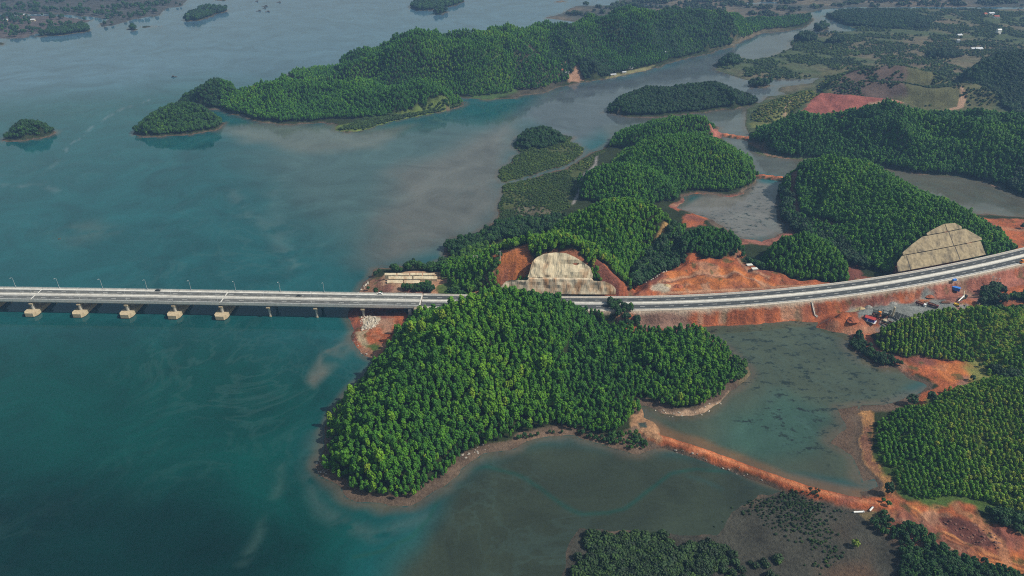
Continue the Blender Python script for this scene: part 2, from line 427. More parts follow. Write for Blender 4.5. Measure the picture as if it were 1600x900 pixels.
# --- earth dikes
DIKES = [([(1012, 678), (1040, 686), (1100, 705), (1180, 735), (1260, 763), (1330, 780), (1395, 790)], 3.0, 2.5),
         ([(1105, 214), (1125, 208), (1145, 211), (1176, 215)], 2.5, 3.5), ([(1170, 272), (1195, 274), (1222, 277)], 2.5, 3.5)]
for pts, z, hw in DIKES:
    pl = P(pts, z)
    i = near(pl, 25)
    d, _ = seg_dist(GX[i], GY[i], pl)
    d = d + (fbm(GX[i], GY[i], 6, 3, 3) - 0.5) * 0.9
    Z[i] = np.maximum(Z[i], z - np.maximum(d - hw, 0) / 1.05)

# --- the road's bank and cuttings
ROCK0, ROCK1 = S_of(782, 472), S_of(966, 473.9)
SLOPE0, SLOPE1 = S_of(1398, 440), S_of(1566, 407)
rl = _r[::2]
i = near(_r, 130)
i = i[(GY[i] > 300)]
rd, ri = seg_dist(GX[i], GY[i], rl)
rs = np.interp(ri * 2, np.arange(len(_s)), _s)
jj = np.clip((ri).astype(int), 0, len(rl) - 2)
tx, ty = (rl[jj + 1] - rl[jj]).T
side = np.sign(tx * (GY[i] - rl[jj][:, 1]) - ty * (GX[i] - rl[jj][:, 0]))
RD = np.full(GX.shape, 999.0)
RS = np.zeros(GX.shape)
RD[i] = rd * np.where(side == 0, 1, side)
RS[i] = rs
onland = smooth((rs - S_AB + 3) / 6)
bank = ROAD_Z - 0.35 - np.maximum(rd + (fbm(GX[i], GY[i], 16, 121, 4) - 0.5) * 5.5 * smooth((rd - 12) / 3) - 12.3, 0) / 0.5
Z[i] = np.where(onland > 0.5, np.maximum(Z[i], bank), Z[i])


def rock_profile(d):                    # the blasted face: a near-upright lift, a bench and a sloping upper face
    return np.interp(d, [12.5, 14.5, 18.4, 20.6, 36.0, 60], [12.9, 13.0, 25.0, 25.5, 47.0, 74])


def slope_profile(d):                   # the lined cutting: three lifts with narrow berms
    return np.interp(d, [12.5, 14.0, 23.0, 24.6, 33.6, 35.2, 44.0, 70], [12.9, 13.0, 22.5, 22.8, 32.3, 32.6, 42.0, 66])



def top_line(pts):
    ss = np.array([S_of(p[0], p[1]) for p in pts])
    o = np.argsort(ss)
    zz = np.array([p[2] for p in pts], float)[o]
    return lambda s: np.interp(s, ss[o], zz)


def outline(pts, prof, s0, s1):
    """top edge of a cut face read off the photograph: for each point the place along the road and the height on the face"""
    ss = np.linspace(s0 - 40, s1 + 40, 240)
    dd = np.linspace(13.5, 46, 160)
    q = np.array([[RP(s, d) for d in dd] for s in ss[::4]])
    ss = ss[::4]
    zz = np.broadcast_to(prof(dd)[None, :], q.shape[:2])
    u, v, _ = proj(q[..., 0], q[..., 1], zz)
    out = []
    for a, b in pts:
        k = np.argmin((u - a) ** 2 + (v - b) ** 2)
        i, j = np.unravel_index(k, u.shape)
        du = (u[min(i + 1, len(ss) - 1), j] - u[max(i - 1, 0), j]) / (ss[min(i + 1, len(ss) - 1)] - ss[max(i - 1, 0)])
        out.append((ss[i] + (a - u[i, j]) / du, zz[i, j]))
    out = np.array(sorted(out))
    return lambda s: np.interp(s, out[:, 0], out[:, 1])


LOW_TOP = outline([(784, 446), (790, 439), (800, 437), (830, 438), (880, 438), (926, 438), (936, 440), (946, 440), (955, 444), (961, 449), (965, 458)], rock_profile, ROCK0, ROCK1)
UP_TOP = outline([(824, 436), (828, 424), (831, 410), (838, 402), (850, 396.5), (868, 394.5), (885, 396), (897, 401), (910, 409), (922, 418), (926, 427), (928, 436)], rock_profile, ROCK0, ROCK1)
LINED_TOP = outline([(1403, 424), (1402, 410), (1411, 394), (1425, 382), (1440, 371), (1460, 357), (1475, 350), (1492, 348), (1505, 355), (1520, 364), (1534, 372), (1546, 380), (1553, 388), (1559, 396)], slope_profile, SLOPE0, SLOPE1)


def cut_limit(prof, tops, s, d, edge):
    """the cut follows the profile up to the top edge of the face; above it the old hillside stands"""
    zt = np.maximum.reduce([t(s) for t in tops])
    dd = np.linspace(12.5, 60, 200)
    dt = np.interp(zt, prof(dd), dd)
    return np.where(d <= dt + 1.0, prof(d) - 0.8, zt + 1.5 + np.maximum(d - dt - edge, 0) * 2.0)


cut = ROAD_Z - 0.35 + np.maximum(rd - 12.5, 0) * 1.05
cz = np.where(side > 0, np.where((rs > ROCK0 - 2) & (rs < ROCK1 + 2), cut_limit(rock_profile, (LOW_TOP, UP_TOP), rs, rd, 1.0),
                                 np.where((rs > SLOPE0 - 3) & (rs < SLOPE1 + 3), cut_limit(slope_profile, (LINED_TOP,), rs, rd, 1.5), cut)), cut)
CUT = np.zeros(GX.shape)
_wallz = side > 0
_in = (onland > 0.5) & (Z[i] > cz - 0.2) & (rd > 12.5) & (rd < 60)
_top = np.where((rs > ROCK0 - 2) & (rs < ROCK1 + 2), np.maximum(LOW_TOP(rs), UP_TOP(rs)), np.where((rs > SLOPE0 - 3) & (rs < SLOPE1 + 3), LINED_TOP(rs), 30.0))
CUT[i] = np.where(_in & (cz < _top + np.where(_top == 30.0, 0, 1.2)), 1.0, 0)
Z[i] = np.where(onland > 0.5, np.minimum(Z[i], cz), Z[i])
under = (rs < S_AB) & (rs > S_AB - 80) & (rd < 14)
Z[i] = np.where(under, np.minimum(Z[i], 4.0), Z[i])
Z += np.where(Z > 0.4, (fbm(GX, GY, 5, 21, 3) - 0.5) * np.minimum(0.7, Z * 0.25) * np.where(np.abs(RD) < 12.6, 0, 1), 0)

# ------------------------------------------------------------------ ground colours: what the soil is
RED, ORANGE, DULLRED, BROWN = (0.35, 0.10, 0.040), (0.43, 0.14, 0.044), (0.17, 0.060, 0.043), (0.115, 0.08, 0.058)
MUDG, SAND, FLOOR, GRASS = (0.052, 0.050, 0.040), (0.45, 0.33, 0.22), (0.022, 0.032, 0.012), (0.06, 0.095, 0.025)
PALE, GRAVEL, MANG, YEL = (0.40, 0.34, 0.26), (0.19, 0.20, 0.19), (0.065, 0.08, 0.03), (0.43, 0.22, 0.085)
C = np.tile(np.array(FLOOR), (len(GX), 1))


def mixc(i, k, col):
    C[i] = C[i] * (1 - k[:, None]) + np.array(col)[None, :] * k[:, None]


def paint(poly_px, z, col, feather=3.0, bare=True, amount=1.0):
    poly = P(poly_px, z)
    i = near(poly, feather + 8)
    n = fbm(GX[i], GY[i], max(5, feather * 2), 13, 3) - 0.5
    d = sdist(WX[i], WY[i], poly) + n * feather * 2.5
    k = smooth(d / feather + 0.5) * amount
    mixc(i, k, col)
    if bare:
        BARE[i] = np.maximum(BARE[i], k)
    elif bare is None:
        BARE[i] = np.minimum(BARE[i], 1 - k)


def track(pts, z, col, hw, bare=True):
    pl = P(pts, z)
    i = near(pl, hw + 8)
    d, _ = seg_dist(GX[i], GY[i], pl)
    d = d + (fbm(GX[i], GY[i], 9, 4, 3) - 0.5) * hw
    k = smooth((hw - d) / 2 + 0.5)
    mixc(i, k, col)
    if bare:
        BARE[i] = np.maximum(BARE[i], k)


allv = np.arange(len(GX))
PLAIN = np.ones(GX.shape)               # 0 on the far plains, whose shores are reeds and not mud
for pp in (EAST, NORTH, FAR_W, FAR_N):
    poly = P(pp)
    i = near(poly, 20)
    PLAIN[i] = np.minimum(PLAIN[i], 1 - smooth((sdist(WX[i], WY[i], poly) + 12) / 10))
# low plains: marsh and mangrove
for pp, col in ((EAST, (0.055, 0.075, 0.035)), (NORTH, (0.055, 0.06, 0.05)), (FAR_W, (0.085, 0.07, 0.065)), (FAR_N, (0.06, 0.06, 0.055))):
    paint(pp, 0, col, 8, bare=False)
k = smooth(fbm(GX, GY, 150, 31, 4) * 4 - 2.0) * ((GY > 1150) & (GX > 0) & (Z < 6) & (Z > 0))
mixc(allv, k * 0.8, (0.13, 0.105, 0.07))
paint([(1290, 108), (1345, 100), (1470, 100), (1500, 125), (1545, 150), (1560, 170), (1440, 180), (1300, 172), (1262, 160)], 5, (0.085, 0.085, 0.04), 12)
paint([(1300, 140), (1330, 112), (1345, 108), (1420, 120), (1400, 135), (1420, 150), (1300, 160)], 15, (0.085, 0.06, 0.05), 10)
paint([(1172, 190), (1195, 163), (1240, 148), (1290, 142), (1275, 160), (1240, 180), (1215, 195)], 10, (0.12, 0.13, 0.045), 6)
paint([(1236, 182), (1262, 165), (1283, 147), (1300, 145), (1345, 154), (1398, 158), (1424, 165), (1400, 171), (1385, 185), (1330, 185), (1270, 183)], 20, (0.23, 0.075, 0.06), 4)
track([(1360, 166), (1420, 160), (1450, 158), (1480, 157), (1505, 151), (1507, 145), (1490, 138)], 18, (0.30, 0.19, 0.13), 4)
track([(1270, 140), (1230, 160), (1228, 170)], 16, (0.25, 0.18, 0.12), 2.5)
paint([(800, 142), (805, 118), (830, 95), (868, 100), (885, 125), (860, 142)], 18, (0.07, 0.058, 0.045), 14, amount=0.7)
paint([(868, 116), (874, 110), (884, 112), (890, 118), (880, 119)], 6, (0.28, 0.2, 0.13), 3)
paint([(888, 124), (905, 120), (912, 124), (905, 128), (890, 128)], 2, (0.26, 0.15, 0.10), 2)
paint([(925, 126), (960, 117), (1005, 106), (1020, 103), (1015, 110), (960, 121), (930, 129)], 1, (0.16, 0.15, 0.07), 4)
paint([(640, 65), (700, 66), (790, 85), (800, 110), (740, 120), (700, 100), (660, 95)], 40, (0.05, 0.09, 0.028), 20, bare=False)
# banks: brown mud along every shore, red where the works are
k = smooth((np.interp(GY, [300, 600, 900, 1200], [1.9, 1.5, 1.0, 0.5]) - Z) / 0.5) * (Z > -1.5) * PLAIN
mixc(allv, k, BROWN)
BARE = np.maximum(BARE, smooth((np.interp(GY, [300, 900, 1200], [1.0, 0.7, 0.3]) - Z) / 0.4))
k = smooth((0.45 - Z) / 0.4) * (Z > -1.5)
mixc(allv, k * 0.6, (0.10, 0.075, 0.055))
for pp in (FLATS, ISLES[0], MUD):
    paint(pp, 0, MANG if pp is not MUD else MUDG, 6, bare=None)
k = smooth(fbm(GX, GY, 170, 31, 4) * 6 - 3.1) * ((GY > 1150) & (GX > 0) & (Z < 6) & (Z > 0.5))
mixc(allv, k * 0.7, (0.13, 0.10, 0.07))
paint([(800, 318), (850, 322), (880, 328), (862, 345), (800, 345)], 0, (0.12, 0.10, 0.075), 16, amount=0.7)
track([(932, 246), (930, 262), (915, 272), (905, 300), (895, 322)], 0, (0.22, 0.20, 0.19), 1.8)
paint([(1320, 800), (1345, 805), (1395, 850), (1410, 960), (1290, 960), (1300, 870)], 0, (0.10, 0.062, 0.04), 26)
paint([(520, 206), (575, 203), (640, 186), (700, 172), (700, 168), (620, 182), (560, 192), (525, 196)], 0, (0.10, 0.14, 0.035), 4)
# red works
paint(BANKMUD, 0, (0.10, 0.065, 0.045), 4, bare=None)
paint([(548, 488), (547, 498), (550, 512), (560, 516), (550, 530), (560, 545), (590, 562), (605, 552), (620, 530), (632, 505), (640, 492), (636, 478), (560, 478)], 2, RED, 3)
paint([(566, 500), (575, 493), (592, 498), (590, 510), (572, 512)], 2, PALE, 3)
paint([(562, 518), (575, 516), (582, 535), (575, 545), (562, 532)], 2, (0.36, 0.27, 0.17), 4)
paint([(570, 535), (590, 535), (600, 545), (585, 550)], 2, GRASS, 4)
paint([(602, 484), (625, 486), (618, 494), (600, 493)], 2, (0.22, 0.085, 0.025), 2)
paint([(555, 455), (562, 443), (580, 432), (690, 425), (700, 460), (640, 465)], 6, (0.24, 0.12, 0.07), 5, bare=False)
paint([(690, 470), (690, 428), (740, 400), (800, 385), (800, 420), (770, 440), (740, 470)], 9, (0.075, 0.11, 0.03), 8, bare=False)
paint([(595, 445), (600, 425), (690, 424), (690, 446), (640, 450)], 7.5, (0.36, 0.22, 0.14), 3)
track([(683, 460), (672, 447), (680, 440), (720, 428), (745, 415), (760, 408)], 10, (0.38, 0.2, 0.12), 3)
track([(700, 470), (740, 452), (785, 440)], 12, (0.38, 0.2, 0.11), 3)
paint([(757, 408), (780, 402), (800, 412), (828, 405), (832, 430), (790, 436), (770, 420)], 24, ORANGE, 3)
paint([(925, 428), (960, 434), (990, 448), (1000, 475), (960, 475), (930, 440)], 15, RED, 3)
mixc(allv, CUT, (0.30, 0.105, 0.055))
BARE = np.maximum(BARE, CUT)
paint([(965, 470), (985, 440), (1005, 425), (1045, 412), (1060, 400), (1085, 397), (1100, 408), (1135, 400), (1152, 380), (1160, 384), (1150, 405), (1200, 412), (1240, 425), (1295, 440),
       (1325, 442), (1350, 420), (1395, 425), (1410, 425), (1395, 445), (1300, 460), (1200, 470), (1050, 478)], 11, RED, 3.5)
paint([(1040, 425), (1100, 415), (1160, 420), (1230, 440), (1190, 452), (1080, 455), (1040, 445)], 11, ORANGE, 8)
paint([(1005, 420), (1030, 412), (1040, 430), (1010, 450)], 11, DULLRED, 5)
paint([(1030, 440), (1045, 445), (1040, 458), (1025, 452)], 11, PALE, 4)
paint([(1300, 380), (1340, 395), (1352, 420), (1330, 435), (1315, 400)], 8, DULLRED, 4)
paint([(1380, 445), (1388, 425), (1405, 405), (1425, 395), (1550, 395), (1572, 402), (1560, 415)], 16, RED, 4)
paint([(1530, 338), (1600, 340), (1720, 360), (1720, 395), (1600, 395), (1565, 388)], 4, RED, 4)
paint([(940, 480), (1100, 478), (1250, 472), (1320, 478), (1345, 500), (1345, 520), (1300, 510), (1200, 510), (1080, 515), (1010, 516), (975, 515), (955, 498)], 6, RED, 3)
paint([(985, 500), (1050, 495), (1080, 505), (1070, 520), (1000, 518)], 2, (0.22, 0.13, 0.10), 5)
paint([(1285, 505), (1298, 472), (1400, 455), (1500, 438), (1600, 415), (1720, 385), (1720, 440), (1560, 470), (1500, 490), (1430, 512), (1350, 512)], 9, RED, 4)
paint([(1290, 492), (1330, 474), (1400, 463), (1490, 450), (1510, 455), (1540, 470), (1500, 482), (1430, 506), (1395, 514), (1350, 505)], 8.5, GRAVEL, 5)
paint([(1320, 480), (1345, 476), (1340, 490), (1315, 492)], 8.5, (0.36, 0.30, 0.18), 4)
paint([(1440, 460), (1462, 458), (1458, 466), (1442, 466)], 8.5, ORANGE, 2)
paint([(1460, 450), (1520, 432), (1600, 418), (1720, 395), (1720, 430), (1600, 440), (1545, 450), (1520, 475), (1480, 470)], 10, (0.30, 0.115, 0.08), 4)
paint([(1500, 470), (1545, 468), (1600, 480), (1600, 492), (1540, 484)], 8.5, ORANGE, 3)
paint([(1298, 505), (1302, 486), (1322, 482), (1342, 490), (1345, 512), (1325, 519)], 5, RED, 2)
paint([(1338, 515), (1348, 505), (1370, 498), (1392, 500), (1362, 522), (1352, 520)], 6, RED, 3)
track([(1352, 503), (1350, 518), (1360, 535), (1376, 549), (1398, 557)], 5, (0.34, 0.11, 0.055), 4.6)
paint([(1385, 556), (1420, 558), (1470, 560), (1530, 566), (1552, 590), (1500, 606), (1462, 622), (1450, 640), (1430, 638), (1440, 618), (1458, 604), (1440, 588), (1415, 578)], 2.5, RED, 3)
paint([(1470, 565), (1530, 570), (1545, 588), (1490, 600), (1450, 592)], 2.5, ORANGE, 6)
paint([(1342, 640), (1364, 637), (1361, 660), (1366, 700), (1380, 740), (1400, 768), (1390, 775), (1369, 752), (1352, 715), (1342, 680)], 3, YEL, 2.5)
paint([(1330, 650), (1342, 650), (1342, 690), (1360, 740), (1352, 745), (1338, 715), (1328, 690)], 1, (0.10, 0.07, 0.05), 2.5)
paint([(1385, 765), (1410, 770), (1430, 778), (1500, 778), (1560, 795), (1640, 812), (1640, 905), (1590, 893), (1530, 882), (1490, 855), (1440, 825), (1405, 812), (1385, 800)], 4, RED, 4)
paint([(1395, 770), (1420, 778), (1480, 830), (1560, 870), (1640, 895), (1640, 908), (1560, 888), (1500, 862), (1440, 822), (1400, 795)], 4, ORANGE, 5)
paint([(1470, 798), (1540, 812), (1572, 848), (1568, 872), (1520, 852), (1478, 828)], 4, (0.12, 0.045, 0.035), 4)
paint([(1530, 795), (1600, 805), (1640, 815), (1640, 850), (1575, 835), (1535, 812)], 4, (0.05, 0.06, 0.03), 6)
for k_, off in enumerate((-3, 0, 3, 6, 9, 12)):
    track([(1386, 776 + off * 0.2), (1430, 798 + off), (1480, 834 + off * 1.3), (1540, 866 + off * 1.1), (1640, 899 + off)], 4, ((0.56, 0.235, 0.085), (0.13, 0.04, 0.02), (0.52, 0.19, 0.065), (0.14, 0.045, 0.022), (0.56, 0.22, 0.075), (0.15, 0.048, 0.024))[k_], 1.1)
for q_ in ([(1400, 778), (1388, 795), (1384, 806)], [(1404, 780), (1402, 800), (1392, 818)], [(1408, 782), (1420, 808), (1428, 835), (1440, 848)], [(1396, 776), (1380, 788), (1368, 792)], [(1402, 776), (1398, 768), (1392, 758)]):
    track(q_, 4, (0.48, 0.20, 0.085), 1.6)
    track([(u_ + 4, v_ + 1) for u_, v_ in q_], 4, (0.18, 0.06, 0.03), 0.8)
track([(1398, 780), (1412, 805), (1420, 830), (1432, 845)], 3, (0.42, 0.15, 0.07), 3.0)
track([(1455, 800), (1470, 785), (1490, 780), (1500, 800), (1530, 812), (1560, 845), (1575, 880)], 4, (0.44, 0.19, 0.09), 2.2)
paint([(1345, 800), (1372, 800), (1385, 812), (1390, 825), (1378, 832), (1362, 820)], 1, (0.20, 0.15, 0.075), 2)
for pts, z, hw in DIKES:
    track(pts, z * 0.6, (0.40, 0.11, 0.042), hw + 2.7)
    track([(p[0], p[1]) for p in pts], z, (0.50, 0.18, 0.08), hw * 0.55)
paint([(1050, 327), (1062, 312), (1095, 302), (1100, 307), (1068, 326), (1055, 332)], 0.5, RED, 2)
track([(1095, 304), (1130, 309), (1165, 304), (1176, 292)], 0.5, (0.34, 0.13, 0.09), 3)
paint([(1066, 335), (1085, 330), (1105, 340), (1105, 350), (1075, 355), (1068, 345)], 2, RED, 3)
paint([(1155, 372), (1200, 372), (1235, 358), (1240, 366), (1200, 385), (1160, 382)], 2, (0.27, 0.11, 0.08), 3)
paint([(1100, 215), (1120, 200), (1135, 206), (1120, 217)], 3, (0.33, 0.12, 0.09), 2)
track([(1235, 278), (1236, 305), (1247, 330), (1275, 347), (1312, 363)], 8, (0.20, 0.09, 0.07), 3.5)
track([(1300, 253), (1370, 263), (1450, 274), (1525, 283), (1560, 292)], 0.7, (0.24, 0.13, 0.09), 2.5)
track([(1170, 222), (1200, 242), (1240, 249)], 0.7, (0.24, 0.13, 0.09), 2)
track([(1052, 358), (1030, 372), (1010, 388), (992, 402), (984, 418)], 22, (0.33, 0.2, 0.08), 2.5)
paint([(985, 650), (1005, 640), (1030, 665), (1030, 690), (1005, 680), (990, 668)], 1.5, (0.36, 0.2, 0.11), 3)
paint([(998, 660), (1008, 658), (1010, 666), (1000, 668)], 1.5, (0.05, 0.07, 0.06), 1.5)
paint([(795, 692), (830, 672), (900, 674), (960, 680), (992, 668), (1012, 690), (992, 706), (940, 690), (880, 684), (830, 692)], 1.5, (0.15, 0.10, 0.07), 3, bare=True)
paint([(1035, 640), (1090, 640), (1130, 625), (1140, 612), (1130, 635), (1090, 650), (1040, 648)], 1, (0.33, 0.22, 0.15), 2.5)
paint([(1150, 555), (1175, 568), (1175, 590), (1150, 600), (1145, 585)], 1, (0.13, 0.10, 0.06), 3)
# plantations: young trees in grass
paint([(1480, 482), (1520, 480), (1760, 480), (1760, 600), (1620, 590), (1540, 572), (1500, 530)], 18, (0.17, 0.17, 0.05), 14, bare=False)
paint([(1370, 650), (1470, 615), (1540, 594), (1760, 585), (1760, 830), (1600, 803), (1500, 776), (1400, 762)], 10, (0.06, 0.10, 0.022), 6, bare=False)
# the laid-bare red soil is never one colour: weathered purple, pale sandy wash, weeds taking hold
redm = ((C[:, 0] > 1.9 * C[:, 1]) & (GY < 1000)).astype(float) * smooth((C[:, 0] - 0.16) / 0.05)
mixc(allv, redm * smooth(fbm(GX, GY, 34, 91, 4) * 5 - 2.4) * 0.75, (0.15, 0.062, 0.055))
mixc(allv, redm * smooth(fbm(GX * 0.5, GY, 16, 95, 4) * 6 - 3.6) * 0.65, (0.34, 0.20, 0.13))
mixc(allv, redm * smooth(fbm(GX, GY, 9, 99, 4) * 9 - 6.0) * 0.8, (0.06, 0.07, 0.025))
mixc(allv, redm * smooth(fbm(GX * 1.4, GY * 0.6, 7, 103, 3) * 5 - 2.6) * 0.35, (0.10, 0.04, 0.03))
j = np.nonzero((np.abs(RD) > 12) & (np.abs(RD) < 34) & (Z > 0.3) & (GY < 900))[0]
k = smooth(vnoise(RS[j], np.abs(RD[j]) * 0.12, 2.2, 5) * 4 - 2.1) * redm[j] * 0.55
C[j] = C[j] * (1 - k[:, None]) + np.array((0.14, 0.048, 0.03)) * k[:, None]
k = smooth(vnoise(RS[j], np.abs(RD[j]) * 0.25, 9, 6) * 5 - 3.3) * redm[j] * 0.6
C[j] = C[j] * (1 - k[:, None]) + np.array((0.34, 0.22, 0.15)) * k[:, None]
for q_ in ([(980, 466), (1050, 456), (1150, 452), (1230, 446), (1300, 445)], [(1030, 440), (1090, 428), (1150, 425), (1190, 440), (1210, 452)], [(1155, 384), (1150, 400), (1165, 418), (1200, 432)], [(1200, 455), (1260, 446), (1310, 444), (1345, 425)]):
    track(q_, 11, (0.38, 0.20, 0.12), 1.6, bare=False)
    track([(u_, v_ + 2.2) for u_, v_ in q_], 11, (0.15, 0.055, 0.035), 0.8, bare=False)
# road strip
k = smooth((13.5 - np.abs(RD)) / 1.0) * (RS > S_AB)
mixc(allv, k, (0.34, 0.27, 0.21))
BARE = np.maximum(BARE, smooth((14 - np.abs(RD)) / 1.0) * (RS > S_AB - 50))

for s0_, s1_, prof_, tops_ in ((ROCK0, ROCK1, rock_profile, (LOW_TOP, UP_TOP)), (SLOPE0, SLOPE1, slope_profile, (LINED_TOP,))):
    j = np.nonzero((RD > 0) & (RD < 60) & (RS > s0_ - 3) & (RS < s1_ + 3))[0]
    dd_ = np.linspace(12.5, 60, 200)
    dt_ = np.interp(np.maximum.reduce([t(RS[j]) for t in tops_]), prof_(dd_), dd_)
    BARE[j] = np.maximum(BARE[j], (RD[j] < dt_ + 3.0).astype(float))
    mixc(j[(RD[j] > dt_ - 1) & (RD[j] < dt_ + 3.4)], np.ones(int(((RD[j] > dt_ - 1) & (RD[j] < dt_ + 3.4)).sum())), (0.27, 0.10, 0.055))


def ground_z(x, y):
    return grid_sample(Z, x, y)


# ------------------------------------------------------------------ materials
def mat(name, rough=0.8, spec=0.3):
    m = bpy.data.materials.new(name)
    m.use_nodes = True
    b = m.node_tree.nodes['Principled BSDF']
    b.inputs['Roughness'].default_value = rough
    b.inputs['Specular IOR Level'].default_value = spec
    return m, m.node_tree, b


def nd(t, kind, **kw):
    n = t.nodes.new(kind)
    for k, v in kw.items():
        if k in n.inputs:
            n.inputs[k].default_value = v
        else:
            setattr(n, k, v)
    return n


def noisy(name, col, scale=0.6, amp=0.35, rough=0.8, spec=0.3, bump=0.0, stain=None, stain_scale=0.15, stain_amt=0.6, stretch=None):
    """plain colour broken up by two scales of noise, with optional stains"""
    m, t, b = mat(name, rough, spec)
    geo = nd(t, 'ShaderNodeTexCoord')
    src = geo.outputs['Object']
    if stretch:
        mp = nd(t, 'ShaderNodeMapping')
        mp.inputs['Scale'].default_value = stretch
        t.links.new(src, mp.inputs['Vector'])
        src = mp.outputs[0]
    n1 = nd(t, 'ShaderNodeTexNoise', Scale=scale, Detail=6.0, Roughness=0.65)
    t.links.new(src, n1.inputs['Vector'])
    mr = nd(t, 'ShaderNodeMapRange')
    mr.inputs['From Min'].default_value = 0.3
    mr.inputs['From Max'].default_value = 0.7
    mr.inputs['To Min'].default_value = 1 - amp
    mr.inputs['To Max'].default_value = 1 + amp
    t.links.new(n1.outputs['Fac'], mr.inputs['Value'])
    base = nd(t, 'ShaderNodeRGB')
    base.outputs[0].default_value = (*col, 1)
    last = base.outputs[0]
    if stain:
        n2 = nd(t, 'ShaderNodeTexNoise', Scale=stain_scale, Detail=5.0, Roughness=0.6)
        t.links.new(src, n2.inputs['Vector'])
        r2 = nd(t, 'ShaderNodeMapRange')
        r2.inputs['From Min'].default_value = 0.48
        r2.inputs['From Max'].default_value = 0.68
        r2.inputs['To Max'].default_value = stain_amt
        t.links.new(n2.outputs['Fac'], r2.inputs['Value'])
        mx = nd(t, 'ShaderNodeMix', data_type='RGBA')
        mx.inputs[7].default_value = (*stain, 1)
        t.links.new(r2.outputs[0], mx.inputs[0])
        t.links.new(last, mx.inputs[6])
        last = mx.outputs[2]
    mul = nd(t, 'ShaderNodeVectorMath', operation='SCALE')
    t.links.new(last, mul.inputs[0])
    t.links.new(mr.outputs[0], mul.inputs['Scale'])
    t.links.new(mul.outputs[0], b.inputs['Base Color'])
    if bump:
        bp = nd(t, 'ShaderNodeBump', Strength=bump, Distance=0.5)
        t.links.new(n1.outputs['Fac'], bp.inputs['Height'])
        t.links.new(bp.outputs[0], b.inputs['Normal'])
    return m


def ground_material():
    m, t, b = mat('ground_soil', 0.95, 0.12)
    a = nd(t, 'ShaderNodeAttribute', attribute_name='soil')
    g = nd(t, 'ShaderNodeNewGeometry')
    n1 = nd(t, 'ShaderNodeTexNoise', Scale=0.45, Detail=7.0, Roughness=0.72)
    n2 = nd(t, 'ShaderNodeTexNoise', Scale=0.06, Detail=5.0, Roughness=0.6)
    for n in (n1, n2):
        t.links.new(g.outputs['Position'], n.inputs['Vector'])
    ad = nd(t, 'ShaderNodeMath', operation='ADD')
    t.links.new(n1.outputs['Fac'], ad.inputs[0])
    t.links.new(n2.outputs['Fac'], ad.inputs[1])
    mr = nd(t, 'ShaderNodeMapRange')
    mr.inputs['From Min'].default_value = 0.65
    mr.inputs['From Max'].default_value = 1.35
    mr.inputs['To Min'].default_value = 0.35
    mr.inputs['To Max'].default_value = 1.6
    t.links.new(ad.outputs[0], mr.inputs['Value'])
    mul = nd(t, 'ShaderNodeVectorMath', operation='SCALE')
    t.links.new(a.outputs['Color'], mul.inputs[0])
    t.links.new(mr.outputs[0], mul.inputs['Scale'])
    t.links.new(mul.outputs[0], b.inputs['Base Color'])
    bp = nd(t, 'ShaderNodeBump', Strength=1.0, Distance=2.0)
    t.links.new(n1.outputs['Fac'], bp.inputs['Height'])
    t.links.new(bp.outputs[0], b.inputs['Normal'])
    return m


